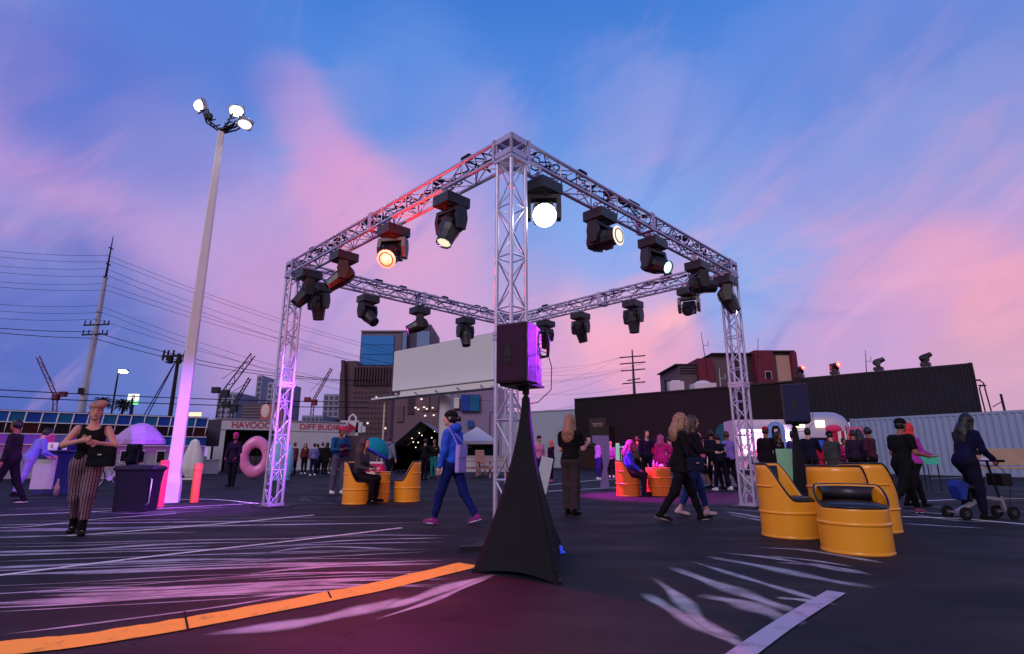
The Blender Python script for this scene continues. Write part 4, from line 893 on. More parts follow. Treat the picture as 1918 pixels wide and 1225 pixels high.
# --- pale wall behind the skirted stand
t = thing('boundary_wall', 'tall pale blue grey wall between the truss and the black building', 'wall'); part('wall', t, mat('wall_bluegrey', (.34,.38,.44), .8, 0, .08, .8), lambda m: quadbox(m, P2(940, 52), P2(1090, 47.5), 0, zz(1040,772,50), .3)); part('coping', t, mat('cop', (.28,.31,.36), .8), lambda m: quadbox(m, P2(940, 52), P2(1090, 47.5), zz(1040,772,50), zz(1040,772,50)+.1, .4, 0, -.05))
# --- black building, black and white containers
BW = mat('black_wall', (.014,.010,.013), .75, 0, .25, .6); A, B, C_ = P2(1078, 46), P2(1500, 37.5), (at(1824,720,31).x, 31)
ZA = zz(1078, 748, 46); ZB_ = zz(1500, 714, 37.5); zl = zz(1300, 838, 41.5)
t = thing('black_building', 'long smooth black building behind the right truss column', 'building')
part('wall', t, BW, lambda m: m.add([(A[0],A[1],zl),(B[0],B[1],2.7),(B[0]+1,B[1]+5,2.7),(A[0]+1.5,A[1]+5,zl),(A[0],A[1],ZA),(B[0],B[1],ZB_),(B[0]+1,B[1]+5,ZB_),(A[0]+1.5,A[1]+5,ZA)], [(3,2,1,0),(4,5,6,7),(0,1,5,4),(1,2,6,5),(2,3,7,6),(3,0,4,7)]))
part('roof_edge', t, mat('edge_dark', (.03,.024,.03), .5), lambda m: m.bar((A[0],A[1]-.03,ZA), (B[0],B[1]-.03,ZB_), .12, .1))
a, b = A, lerp2(A, B, .205); part('lower_wall', t, mat('brown_wall', (.028,.018,.014), .8, 0, .25, .6), lambda m: quadbox(m, a, b, 0, zl+.02, 4, 0, .05))
a, b = lerp2(A, B, .225), lerp2(A, B, 1); part('white_wall', t, WHT, lambda m: quadbox(m, a, b, 0, min(zl, 2.66)+.05, .3, 0, 1.0))
for k in range(24): a_ = lerp2(a, b, k/24); part('batten', t, WHT, lambda m: m.box((a_[0]-.16, a_[1]+.93, 1.3), (.07,.07,2.6)))
a2, b2 = lerp2(A, B, .24), lerp2(A, B, .345); part('doorway', t, mat('door_brown', (.05,.02,.02), .8), lambda m: quadbox(m, a2, b2, 0, 2.25, .1, 0, .78))
X = Vector((B[0]-A[0], B[1]-A[1], 0)).normalized(); NRM = Vector((X.y, -X.x, 0)); p = lerp2(A, B, .122)
sg = part('sign_panel', t, mat('sign_panel', (.05,.032,.035), .7), lambda m: quadbox(m, lerp2(A,B,.08), lerp2(A,B,.165), zz(1120,812,45), zz(1120,783,45), .06, 0, -.07))
o = text_mesh('lettering', 'TIITITI', .5, mat('letter_pale', (.42,.30,.30), .6), sg, face_frame(Vector((p[0], p[1], zz(1122,797,45)))+NRM*.085, X), .01); o.scale = (.62, .95, 1)
a, b = lerp2(A, B, .11), lerp2(A, B, .205); part('awning', t, mat('awning_olive', (.025,.028,.018), .8), lambda m: quadbox(m, a, b, zz(1140,838,44.5), zz(1140,800,44.5), 1.2, 0, -1.2))
BC = mat('container_black', (.020,.019,.026), .6, .1, .25, .8, .05, 15)
ZC0, ZC1 = zz(1600, 800, 36), zz(1820, 680, 31)
container((B[0]+.1, B[1]-.15), C_, 3.25, ZC1, 2.4, BC, 'black corrugated container raised above the white one')
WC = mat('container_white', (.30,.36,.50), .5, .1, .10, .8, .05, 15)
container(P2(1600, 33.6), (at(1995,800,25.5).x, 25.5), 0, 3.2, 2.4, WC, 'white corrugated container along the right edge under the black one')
# rooftop units, antennas
RW = mat('unit_white', (.60,.60,.64), .6, 0, .12, 1.5)
for u0, u1, v0, v1, Y, lab in ((1262,1290,714,738,44,'small white boxy unit on the black roof, next to two stub pipes'), (1310,1352,717,736,43.4,'wide white humped unit on the black roof, below the maroon tower')):
    t = thing('roof_unit', lab, 'cooling unit'); a, b = P2(u0, Y), P2(u1, Y); z1 = zz(u0, v0, Y); part('housing', t, RW, lambda m: quadbox(m, a, b, ZA-.6, z1, 1.4), .05)
    part('cap', t, RW, lambda m: m.ball(((a[0]+b[0])/2, Y+.7, z1), (abs(b[0]-a[0])*.36, .6, .28), 14) if u0 > 1300 else m.box(((a[0]+b[0])/2, Y+.6, z1+.05), (.7,.7,.12)))
    if u0 < 1300:
        for du in (-5, 4): x = xat(u0+du, Y); part('pipe', t, BLK, lambda m: m.cyl((x, Y+.2, ZA-.6), (x, Y+.2, z1+.15), .09, n=8))
for u0, v0, u1, v1, lab in ((1326,675,1313,622,'thin leaning antenna left of the truss column over the maroon building'), (1418,722,1420,633,'thin upright mast just right of the truss column'), (1352,722,1347,690,'short white mast on the black roof'), (1624,694,1621,656,'thin mast behind the black corrugated container')):
    t = thing('antenna', lab, 'antenna'); Y = 48; a, b = at(u0, v0+30, Y), at(u1, v1, Y); WM_ = BLK if u0 != 1352 else RW
    part('rod', t, WM_, lambda m: m.cyl(a, b, .05, .02, 6)); c_ = a.lerp(b, .7); part('crossbar', t, WM_, lambda m: m.tube([c_, c_+Vector((.45,0,-.05)), c_+Vector((.5,0,.4))], .025, 5))
# lights on the container roof (heads standing up)
for u, d, lens, lab in ((1523,(.35,-1,.25),LR,'red glowing stage light on the black container roof, nearest the maroon building'), (1597,(.3,-1,.15),LR,'red glowing stage light on the black container roof, by the thin mast'), (1682,(.9,-.5,.45),None,'dark stage light with a warm glint on the black container roof'), (1765,(.95,-.2,.5),None,'dark stage light tilted upward, near the end of the black container')):
    s = (u-1500)/324; p = (B[0]+(C_[0]-B[0])*s, B[1]+(C_[1]-B[1])*s); r_, _ = moving_head((p[0], p[1]+.5, ZC1+.05), (d[0], -d[1], -d[2]), lab, lens, lens is not None)
    r_.rotation_euler = (math.pi, 0, 0); r_.scale = (1.35,)*3; r_['group'] = 'stage lights on the container roof'
    if lens: lamp('POINT', 'flare', None, (p[0], p[1]-.35, ZC1+.75), (1,.05,.03), 35, .05)
# --- maroon building far behind
Y = 92; t = thing('maroon_building', 'maroon and grey building with flat roof beyond the black containers', 'building')
MR = mat('wall_maroon', (.16,.025,.05), .7, 0, .12, .3); GBn = mat('wall_greybrown', (.13,.09,.11), .7, 0, .15, .3); BG = mat('wall_beige', (.50,.30,.26), .7, 0, .1, .5)
for u0, u1, v, dy, mt in ((1282,1322,684,0,GBn),(1320,1350,671,-1,MR),(1349,1434,664,.6,GBn),(1432,1468,656,-1,MR),(1467,1506,660,.5,GBn),(1504,1514,659,-.6,MR)):
    part('wall', t, mt, lambda m: quadbox(m, P2(u0, Y+dy), P2(u1, Y+dy), 0, zz(u0, v, Y+dy), 12))
part('brick_panel', t, BG, lambda m: quadbox(m, P2(1473, Y+.3), P2(1502, Y+.3), zz(1480,714,Y), zz(1480,665,Y), .1))
for k in range(9): part('louvre', t, mat('slat_dark', (.05,.035,.05), .6), lambda m: quadbox(m, P2(1390, Y+.4), P2(1432, Y+.4), zz(1400,712-5*k,Y), zz(1400,709.5-5*k,Y), .15))
for k in range(3): part('louvre', t, mat('slat_dark', (.05,.035,.05), .6), lambda m: quadbox(m, P2(1284, Y-.2), P2(1320, Y-.2), zz(1300,700-5*k,Y), zz(1300,698-5*k,Y), .15))
w_ = part('window', t, WHT, lambda m: quadbox(m, P2(1449, Y-1.1), P2(1461, Y-1.1), zz(1455,712,Y), zz(1455,697,Y), .1)); part('pane', w_, GD[0], lambda m: quadbox(m, P2(1450, Y-1.2), P2(1460, Y-1.2), zz(1455,711.5,Y), zz(1455,698,Y), .05))
for u0, u1, v in ((1276,1324,683),(1349,1434,662.5),(1467,1512,658)): part('roof', t, mat('roof_dark', (.05,.04,.06), .7), lambda m: quadbox(m, P2(u0, Y-.3), P2(u1, Y-.3), zz(u0, v+1, Y), zz(u0, v-1.2, Y), 12))
# --- hotel, glass tower, far blocks
HBn = mat('hotel_brown', (.115,.075,.095), .75, 0, .10, .12); HB2 = mat('hotel_rib', (.085,.055,.07), .75, 0, .1, .2); WIN = mat('win_dark', (.03,.02,.035), .25); WLIT = glow('win_lit', (1,.82,.62), 1.1)
Y = 130; t = thing('hotel_building', 'broad brown ribbed hotel block with small windows, left of the billboard', 'building')
part('wall', t, HBn, lambda m: m.prism([(642,1000),(736,1000),(736,686),(668,686),(668,676),(641,676),(637,700)], lambda p, y: Vector((at(p[0], 700, Y).x, Y+y, max(0, zz(700, min(p[1], 870), Y)))), 0, 25))
for k in range(13): u = 665+5.4*k; part('rib', t, HB2, lambda m: m.box((at(u,700,Y).x, Y-.4, (zz(700,688,Y)+zz(700,722,Y))/2), (.32,.7,zz(700,688,Y)-zz(700,722,Y))))
part('fin', t, HB2, lambda m: m.prism([(640,676),(646,676),(660,850),(652,850)], lambda p, y: Vector((at(p[0], 700, Y).x, Y+y, zz(700, p[1], Y))), -1.2, 0))
random.seed(8)
for r_ in range(9):
    for c_ in range(10):
        u, v = 668+6.6*c_, 735+9.6*r_; lit = random.random() < .06; w_ = part('window', t, WLIT if lit else WIN, lambda m: m.box((at(u,700,Y).x, Y-.06, zz(700,v,Y)), (.34,.2,.42)))
t = thing('glass_tower', 'blue glass tower rising behind the brown hotel', 'building'); Y = 170
part('wall', t, mat('tower_grey', (.16,.13,.18), .6, 0, .1, .2), lambda m: quadbox(m, P2(662, Y), P2(742, Y), 0, zz(700,621,Y), 30))
for i, (v0, v1, u0, u1) in enumerate([(629,646,664,727),(647,664,664,727),(665,684,664,727)]): part('glass_panel', t, mat('glass_blue', (.01,.22,.62), .2, 0, .15, .1), lambda m: quadbox(m, P2(u0, Y-.4), P2(u1, Y-.4), zz(700,v1,Y), zz(700,v0,Y), .3))
part('roof', t, mat('tower_roof', (.25,.20,.25), .7), lambda m: quadbox(m, P2(661, Y-.6), P2(743, Y-.6), zz(700,622,Y), zz(700,619.5,Y), 31))
t = thing('office_tower', 'dark slender tower with pale blue glass right of the blue glass tower', 'building'); Y = 160
part('wall', t, mat('tower_dark', (.075,.07,.11), .6, 0, .1, .2), lambda m: [quadbox(m, P2(742, Y), P2(764, Y), 0, zz(750,619,Y), 20), quadbox(m, P2(763, Y-1), P2(799, Y-1), 0, zz(770,609,Y), 20)])
for u0, u1, v0, v1 in ((744,752,624,660),(772,797,622,660)): part('glass_panel', t, mat('glass_pale', (.16,.26,.46), .2, 0, .15, .1), lambda m: quadbox(m, P2(u0, Y-1.4), P2(u1, Y-1.4), zz(750,v1,Y), zz(750,v0,Y), .3))
t = thing('apartment_building', 'beige block with tall lit windows below the billboard', 'building'); Y = 110
part('wall', t, mat('block_beige', (.17,.11,.145), .75, 0, .12, .15), lambda m: quadbox(m, P2(735, Y), P2(832, Y), 0, zz(750,735,Y), 15)); part('wall', t, mat('block_pale', (.27,.21,.34), .75, 0, .08, .15), lambda m: quadbox(m, P2(831, Y), P2(950, Y), 0, zz(860,728,Y), 14, 0, .5))
for u0, u1, v0, v1, mt in ((760,772,742,775,WIN),(790,801,742,770,GBn),(806,818,742,770,GBn),(862,878,740,770,GB[0]),(880,896,740,770,GB[2]),(741,752,760,790,GBn),(846,858,745,765,WHT),(875,884,788,800,GB[1])):
    w_ = part('window', t, mat('win_frame', (.15,.11,.15), .6), lambda m: quadbox(m, P2(u0-1, Y-.2), P2(u1+1, Y-.2), zz(800,v1+1,Y), zz(800,v0-1,Y), .3)); part('pane', w_, mt, lambda m: quadbox(m, P2(u0, Y-.35), P2(u1, Y-.35), zz(800,v1,Y), zz(800,v0,Y), .2))
for u, v in ((779,764),(784,767),(795,763),(800,766),(811,764),(797,779),(813,778),(790,748)): part('lit_window', t, WLIT, lambda m: m.box((at(u,v,Y).x, Y-.4, zz(u,v,Y)), (.35,.3,.25)))
for u0, u1, v, Y, lab in ((489,521,716,150,'pale tower block with dark windows, behind the left truss column'), (598,637,738,150,'pale blocky tower with window grid, left of the brown hotel'), (395,432,735,140,'grey block partly hidden by the cranes'), (466,476,703,210,'thin pale distant tower between the cranes and the truss column'), (560,600,778,120,'low flat pale building beyond the lettered shop'), (415,468,760,160,'wide pale block behind the shop roof units')):
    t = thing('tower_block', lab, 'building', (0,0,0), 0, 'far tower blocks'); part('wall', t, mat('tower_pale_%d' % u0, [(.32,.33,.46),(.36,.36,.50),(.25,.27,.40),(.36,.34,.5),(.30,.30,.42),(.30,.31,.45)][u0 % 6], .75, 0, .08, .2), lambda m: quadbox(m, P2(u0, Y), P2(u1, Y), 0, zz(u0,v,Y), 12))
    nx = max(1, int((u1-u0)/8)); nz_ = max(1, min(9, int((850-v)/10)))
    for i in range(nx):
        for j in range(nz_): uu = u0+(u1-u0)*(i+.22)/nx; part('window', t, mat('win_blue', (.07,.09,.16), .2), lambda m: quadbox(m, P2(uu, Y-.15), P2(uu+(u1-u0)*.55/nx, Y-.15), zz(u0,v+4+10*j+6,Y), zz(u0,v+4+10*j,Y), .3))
# --- billboard
t = thing('billboard', 'large blank pale grey billboard on a pole with a white catwalk below', 'billboard')
bl, br = at(736, 700, 34.5), at(926, 670, 29.0); zt, zb = (at(736,655,34.5).z+at(926,627,29).z)/2, (at(738,736,34.5).z+at(925,707,29).z)/2
A, B = (bl.x, bl.y), (br.x, br.y)
X = Vector((B[0]-A[0], B[1]-A[1], 0)).normalized(); NRM = Vector((X.y, -X.x, 0))
part('face', t, mat('billboard_face', (.66,.66,.64), .6, 0, .05, .3), lambda m: quadbox(m, A, B, zb, zt, .25), .04)
part('frame', t, mat('billboard_back', (.2,.19,.22), .6), lambda m: quadbox(m, (A[0]-X.x*.03, A[1]-X.y*.03), (B[0]+X.x*.03, B[1]+X.y*.03), zb-.05, zt+.05, .3, 0, .12))
part('apron', t, mat('apron_cream', (.62,.60,.54), .6), lambda m: quadbox(m, lerp2(A,B,.08), lerp2(A,B,1.0), zb-.42, zb-.06, .1, 0, .1))
part('catwalk', t, mat('catwalk_white', (.75,.74,.74), .5), lambda m: quadbox(m, (A[0]-X.x*.9, A[1]-X.y*.9), (B[0]+X.x*.6, B[1]+X.y*.6), zb-.56, zb-.46, .9, 0, -.9))
for k in range(5): q = lerp2(A, B, .1+.2*k); part('floodlight', t, WFR, lambda m: m.bar((q[0], q[1]-.9, zb-.44), (q[0], q[1]-1.5, zb-.38), .08))
q = lerp2(A, B, .57); part('column', t, mat('column_pale', (.55,.53,.54), .6, 0, .08, 1), lambda m: m.cyl((q[0],q[1]+.6,0), (q[0],q[1]+.6,zb-.45), .42, n=20))
q = lerp2(A, B, .0); part('mast', t, mat('mast_cream', (.62,.55,.45), .6), lambda m: m.cyl((q[0]-.35,q[1]-.3,0), (q[0]-.35,q[1]-.3,zb-.5), .06, n=8))
# --- poles, wires, cranes, lamps, lit sign
PM = mat('pole_pale', (.42,.42,.52), .5, .1, .1, .5); WOOD = mat('pole_wood', (.03,.024,.03), .8)
PB = gy(150, 58); PT = at(212, 443, 58); PB = Vector((PT.x, 58, 0))
t = thing('utility_pole', 'very tall pale tapered power pole behind the glass hall', 'power pole', PB)
zh = PT.z; zmid = zz(195, 520, 58)
part('shaft', t, PM, lambda m: m.cyl((0,0,0), (0,0,zmid), .46, .19, 14)); part('mast', t, BLK, lambda m: m.cyl((0,0,zmid), (0,0,zh), .13, .04, 8))
WZ = [478,490,503,517,531,543,572,585,597]
for v in (465,495,520,585,600): part('insulator', t, BLK, lambda m: [m.cyl((0,-.3,zz(200,v,58)), (0,.3,zz(200,v,58)), .07, n=8), m.cyl((.3,0,zz(200,v,58)-.1), (-.25,0,zz(200,v,58)+.1), .045, n=8)])
for v in (610, 628): part('crossarm', t, BLK, lambda m: [m.bar((-1.3,-.2,zz(190,v,58)), (1.5,-.2,zz(190,v,58)+.1), .14)]+[m.cyl((x,-.2,zz(190,v,58)),(x,-.2,zz(190,v,58)+.55),.06,n=6) for x in (-1.2,-.6,.9,1.4)])
part('junction_box', t, BLK, lambda m: m.box((0,-.55,zz(155,733,58)), (.5,.2,.6)))
PY2 = at(1184, 655, 150); PB2 = Vector((PY2.x, 150, 0))
t = thing('transmission_pole', 'slim dark transmission pole with crossarms, standing left of the pink cloud', 'power pole', PB2)
part('shaft', t, mat('pole_blue', (.05,.06,.12), .6), lambda m: m.cyl((0,0,0), (0,0,PY2.z), .8, .18, 8))
for v, w in ((668,3.6),(680,3.6),(693,3.4),(711,1.8),(717,3.2)): part('crossarm', t, BLK, lambda m: m.bar((-w,0,zz(1184,v,150)-.3), (w,0,zz(1184,v,150)+.3), .3))
def wire(a, b, sag, r, label, group): 
    m = MB(); m.tube([a.lerp(b, i/40)-Vector((0,0,4*sag*(i/40)*(1-i/40))) for i in range(41)], r, 4); return tag(m.build('power_line', RUB), label, 'power line', group)
LW_ = 'thin power line strung from the very tall pale pole'
for i, v in enumerate(WZ):
    p = Vector((PB.x+(.3 if i % 2 else -.2), 58, zz(200, v, 58))); far = Vector((PB2.x-3+6*(i % 2), 150, zz(1184, (668,680,693,717)[i % 4], 150)))
    wire(p, far, 7.5 if i < 6 else 9.5, .02, LW_+' to the far pole', 'power lines right of the tall pole')
    lf = at(-140, [450,461,480,491,511,519,553,565,580][i], 46); wire(lf, p, .5, .019, LW_+' to the left frame edge', 'power lines left of the tall pole')
for v0, v1, v2 in ((612,622,651),(618,634,655)):
    p = Vector((PB.x, 57.8, zz(190, v1, 58))); wire(at(-140, v0-12, 48), p, .3, .035, LW_+' to the left frame edge', 'power lines left of the tall pole'); wire(p, at(720, 712, 75), 1.5, .035, 'dark power line sagging from the tall pole crossarm towards the hotel', 'lower power lines')
for v0, v1 in ((725,747),(738,757)): wire(at(-140, v0-3, 36), at(690, v1+6, 52), .25, .035, 'thick dark cable crossing low above the glass hall roof', 'low cables above the hall')
t = thing('utility_pole', 'dark wooden power pole with a crowded crossarm, behind the lamp post', 'power pole', gy(304, 45)); x0 = Vector((0,0,0)); zt_ = zz(312, 662, 45)
part('shaft', t, WOOD, lambda m: m.cyl((0,0,0), (.0,0,zt_), .2, .13, 10))
part('crossarm', t, WOOD, lambda m: [m.bar((-1.4,0,zt_-.25),(1.2,0,zt_-.15),.16), m.bar((-1.0,-.1,zt_-.75),(1.1,-.1,zt_-.65),.1)])
for x in (-1.3,-.95,-.5,.45,.8,1.1): part('insulator', t, BLK, lambda m: [m.cyl((x,0,zt_-.6),(x+.05,0,zt_+.28),.08,n=6)])
for x, r_ in ((-.45,.22),(.3,.18)): part('transformer', t, BLK, lambda m: m.cyl((x,-.3,zt_-.9),(x,-.3,zt_-.3),r_,n=10))
for k in range(2): part('guy_wire', t, mat('guy_blue', (.03,.04,.16), .5), lambda m: m.cyl((-.1,0,zt_-.5), (-2.4+.35*k,-.2,zz(260,785,45)-.6), .045, n=5))
def street_lamp(u, vb, vt, Y, arm, lit, label, lean=0):
    t = thing('street_lamp', label, 'street lamp', gy(u, Y)); z = zz(u, vt, Y)
    part('pole', t, WOOD, lambda m: m.tube([(0,0,0),(lean*.5,0,z*.6),(lean,0,z-.4),(lean+arm*.5,0,z-.05),(lean+arm,0,z)], .09, 7))
    h = part('lamp_head', t, BLK, lambda m: m.box((lean+arm,0,z), (.9,.35,.18))); 
    if lit: part('lens', h, glow('street', (1,.96,.85), 25), lambda m: m.box((lean+arm,-.1,z-.12), (.75,.4,.25)))
street_lamp(192, 775, 694, 60, .6, True, 'slim street lamp with a lit head right of the tall pale pole')
street_lamp(1881, 770, 712, 75, -.9, False, 'thin unlit street lamp at the far right, the taller one of two', -.6)
street_lamp(1868, 770, 722, 78, .5, False, 'thin unlit street lamp at the far right, the shorter one with bent arm', -.4)
t = thing('utility_pole', 'short dark pole with one side brace at the right edge', 'power pole', gy(1906, 72)); z = zz(1905, 738, 72); part('shaft', t, WOOD, lambda m: m.cyl((0,0,0),(-.3,0,z),.14,n=8)); part('crossarm', t, WOOD, lambda m: m.bar((-.3,0,z-1.0),(-1.7,0,z-1.7),.09))
street_lamp(917, 830, 771, 95, .9, False, 'thin lamp post in front of the pale block under the billboard')
t = thing('sign_pylon', 'lit white and green sign with an orange swirl on a pole above the hall', 'sign', gy(229, 52)); zc = zz(229, 745, 52)
part('pole', t, mat('pole_navy', (.02,.03,.12), .6), lambda m: m.cyl((0,0,0),(0,0,zc),.16,n=10)); part('panel', t, glow('sign_white', (.95,1,.9), 1.3), lambda m: m.box((0,0,zc+.05),(.95,.2,.6)))
part('green_band', t, glow('sign_green', (.05,.8,.15), 1.0), lambda m: m.box((0,0,zc-.48),(.98,.22,.36))); part('green_stripe', t, mat('stripe_green', (.02,.25,.06), .5), lambda m: m.box((0,-.02,zc-.47),(1.0,.24,.07)))
part('swirl', t, mat('swirl_orange', (.8,.25,.03), .5), lambda m: m.tube([(-.1,-.12,zc+.05),(0,-.12,zc+.2),(.2,-.12,zc+.22),(.12,-.12,zc+.05),(.25,-.12,zc-.08)], .05, 6))
t = thing('rooftop_light', 'amber lit panel above the glass hall behind the lamp post', 'light', gy(352, 48)); part('panel', t, glow('amber', (1,.62,.22), 1.5), lambda m: m.box((0,0,zz(352,776,48)),(1.0,.2,.32))); part('post', t, BLK, lambda m: m.box((0,.2,zz(352,776,48)/2),(.1,.1,zz(352,776,48))))
def crane(base, knee, tip, Y, col, label, mast_w=.9):
    t = thing('tower_crane', label, 'crane', (0,0,0)); cm = mat('crane_%s' % str(col), col, .6)
    b, k, p = at(*base, Y), at(*knee, Y), at(*tip, Y); b.z = 0
    def lat(m, a, c, w):
        d = (c-a); L = d.length; d.normalize(); n = Vector((-d.z, 0, d.x))*w/2
        for s in (-1, 1): m.cyl(a+n*s, c+n*s, .14, n=5)
        q = max(3, int(L/w/1.3))
        for i in range(q): m.cyl(a+d*(L*i/q)+n*(1 if i % 2 else -1), a+d*(L*(i+1)/q)-n*(1 if i % 2 else -1), .08, n=4)
    part('mast', t, cm, lambda m: lat(m, b, k, mast_w*1.2)); part('jib', t, cm, lambda m: lat(m, k, p, mast_w))
    bk = k-(p-k).normalized()*3.5; bk.z = k.z+.5; part('counterweight', t, cm, lambda m: [m.bar(k, bk, .5), m.box(bk, (1.6,1,1.3))]); part('cab', t, cm, lambda m: m.box(k+Vector((.6,-.5,-.3)), (1.3,1.2,1.6)))
    part('tie_line', t, cm, lambda m: m.cyl(k+Vector((-.8,0,3)), k.lerp(p,.85), .06, n=4))
crane((110,790), (104,742), (71,668), 140, (.16,.03,.06), 'red crane with a steep jib at the far left')
crane((402,790), (420,735), (474,664), 120, (.03,.03,.045), 'dark crane with a long lattice jib left of the truss column', 1.1)
crane((428,800), (436,762), (468,708), 120, (.035,.035,.05), 'smaller dark crane with a straight jib, just above the shop roof unit', .6)
crane((583,800), (586,752), (621,690), 150, (.22,.04,.05), 'thin red crane between the truss column and the brown hotel', .6)
# --- dark palms over the hall roof
def palm(u, v, Y, label):
    t = thing('palm_tree', label, 'tree', gy(u, Y), 0, 'palms above the hall roof'); z = zz(u, v, Y); part('trunk', t, WOOD, lambda m: m.cyl((0,0,0),(.15,0,z),.17,.10,9))
    m = MB()
    for i in range(120):
        a = random.uniform(0, 6.28); L = random.uniform(.5, 1.15); up = random.uniform(-.9, .9); p = Vector((.15,0,z)); d = Vector((math.cos(a)*L, math.sin(a)*L, up*.7)); s = Vector((-math.sin(a), math.cos(a), 0))*.07
        m.add([p, p+d*.6+s+Vector((0,0,.12)), p+d+Vector((0,0,-.25*L)), p+d*.6-s+Vector((0,0,.12))], [(0,1,2,3)])
    m.build('crown', mat('palm_green', (.02,.03,.025), .8, 0, .3), t)
palm(168, 754, 50, 'dark palm crown right against the tall pale pole'); palm(209, 758, 50, 'dark drooping palm left of the lit green sign')
# --- trailers and stalls at the right
Y = 31; t = thing('food_trailer', 'white food trailer with lit serving hatch behind the right truss column', 'trailer', Vector((xat(1432,Y),Y,0)), R(-8)); W_ = 100/1014*Y*1.0; ht = zz(1432,786,Y)
TW_ = mat('trailer_white', (.60,.52,.60), .5, 0, .08, 1)
part('body', t, TW_, lambda m: [m.box((0,1.1,.35+(.95-.35)/2),(W_,2.2,.60)), m.box((0,1.1,ht-.25),(W_,2.2,.5)), m.box((-W_*.46,1.1,ht/2+.1),(W_*.08,2.2,ht-1.2)), m.box((W_*.33,1.1,ht/2+.1),(W_*.34,2.2,ht-1.2)), m.box((0,2.15,ht/2),(W_,.1,ht-1))])
part('hatch_counter', t, mat('steel_counter', (.6,.58,.6), .3, .6), lambda m: m.box((-W_*.13,-.15,.98),(W_*.62,.4,.05)))
part('awning', t, TW_, lambda m: m.box((-W_*.13,-.5,ht-.45),(W_*.62,1.0,.05),Matrix.Rotation(R(12),3,'X')))
part('light_strip', t, glow('strip_pink', (1,.72,.85), 5), lambda m: [m.box((-W_*.13,1.0,ht-.56),(W_*.5,.3,.05)), m.box((W_*.1,.02,ht*.62),(.5,.06,.12)), m.box((W_*.2,-.03,ht-.35),(.25,.08,.12))])
part('lamp', t, glow('lamp_amber', (1,.55,.15), 6), lambda m: [m.box((W_*.44,-.06,ht-.42),(.22,.1,.25))])
for i in range(6): part('shelf_item', t, cloth(*[(230,120,170),(240,220,235),(90,60,110),(210,70,120),(250,240,240),(140,90,150)][i]), lambda m: m.lathe([(0,0),(.13,0),(.14,.25),(.06,.32),(0,.32)], (-W_*.38+i*.28, .5, 1.02+.0), 10))
d_ = part('door', t, mat('trailer_door', (.38,.30,.44), .5), lambda m: m.box((W_*.30,-.02,1.35),(.75,.05,1.9))); part('pane', d_, GD[2], lambda m: m.box((W_*.30,-.055,1.8),(.5,.03,.6)))
for s in (-1, 1): 
    w_ = part('wheel', t, RUB, lambda m: m.cyl((s*W_*.2,-.03,.36),(s*W_*.2,.25,.36),.36,n=18)); part('rim', w_, ALU, lambda m: m.cyl((s*W_*.2,-.05,.36),(s*W_*.2,0,.36),.2,n=14))
lamp('POINT', 'trailer_light', None, Vector((xat(1425,Y),Y+.3,ht-.75)), (1,.62,.85), 260, .3)
Y = 29; t = thing('silver_caravan', 'rounded pale silver caravan with two warm lamps below the black container', 'caravan', Vector((xat(1548,Y),Y,0)), R(-10)); L_ = 116/1014*Y; ht = zz(1530,770,Y)
prof = lambda s: (math.sin(math.pi*min(1, max(0, s)))**.35)
m = MB(); vs = []; NS, NK = 26, 18
for i in range(NS+1):
    s = i/NS; e_ = max(.04, (1-abs(2*s-1)**5)**.5)
    for k in range(NK):
        a = 2*math.pi*k/NK; cy_, cz_ = math.cos(a), math.sin(a); y = 1.1*math.copysign(abs(cy_)**.6, cy_); z = (ht-.45)/2*math.copysign(abs(cz_)**.6, cz_)
        vs.append((-L_/2+L_*s, 1.1+y*e_, .45+(ht-.45)/2+z*e_))
m.add(vs, [(i*NK+k, i*NK+(k+1) % NK, (i+1)*NK+(k+1) % NK, (i+1)*NK+k) for i in range(NS) for k in range(NK)], 0, True); m.build('body', mat('caravan_silver', (.52,.50,.60), .42, .45, .08, 1), t)
for f_ in (-.30, .0): part('lamp', t, glow('lamp_warm', (1,.74,.45), 2.2), lambda m: m.box((L_*f_-.1,.12,ht*.80),(.42,.3,.36)))
w_ = part('window', t, GD[0], lambda m: m.box((L_*.02,-.03,ht*.50),(1.6,.12,.55))); part('frame', w_, ALU, lambda m: m.box((L_*.02,-.04,ht*.50+.31),(1.7,.1,.06)))
part('seam', t, ALUD, lambda m: m.tube([(L_*.18,1.1-1.12*math.cos(a)*1.0, .45+(ht-.45)/2+(ht-.42)/2*math.sin(a)) for a in [R(-50)+R(140)*i/14 for i in range(15)]], .02, 5))
w_ = part('wheel', t, RUB, lambda m: m.cyl((0,-.05,.36),(0,.3,.36),.36,n=18)); part('rim', w_, ALU, lambda m: m.cyl((0,-.07,.36),(0,-.02,.36),.2,n=14))
def stall(u, Y, w, h, c, label, c2=None):
    t = thing('stall_table', label, 'table', gy(u, Y), R(-6), 'cloth covered stall tables'); m = MB(); n = 40; vs = []; per = []
    for (x0, y0, x1, y1) in ((-w/2,0,w/2,0),(w/2,0,w/2,.7),(w/2,.7,-w/2,.7),(-w/2,.7,-w/2,0)):
        for i in range(n): f_ = i/n; per.append((x0+(x1-x0)*f_, y0+(y1-y0)*f_))
    for z, fl in ((h,0),(h-.02,.01),(h*.5,.03),(.03,.06)):
        for i, (x, y) in enumerate(per): k = 1+fl*math.sin(i*1.1); vs.append((x*k, .35+(y-.35)*k, z))
    q = len(per); m.add(vs, [(j*q+i, j*q+(i+1) % q, (j+1)*q+(i+1) % q, (j+1)*q+i) for j in range(3) for i in range(q)]+[tuple(range(q))], 0, True); m.build('tablecloth', cloth(*c), t)
    part('table_top', t, BLK, lambda m: m.box((0,.35,h-.05),(w-.06,.62,.03)))
    return t
stall(1558, 25.5, 1.7, 1.3, (185,25,60), 'stall with a crimson cloth, between the two dark haired customers')
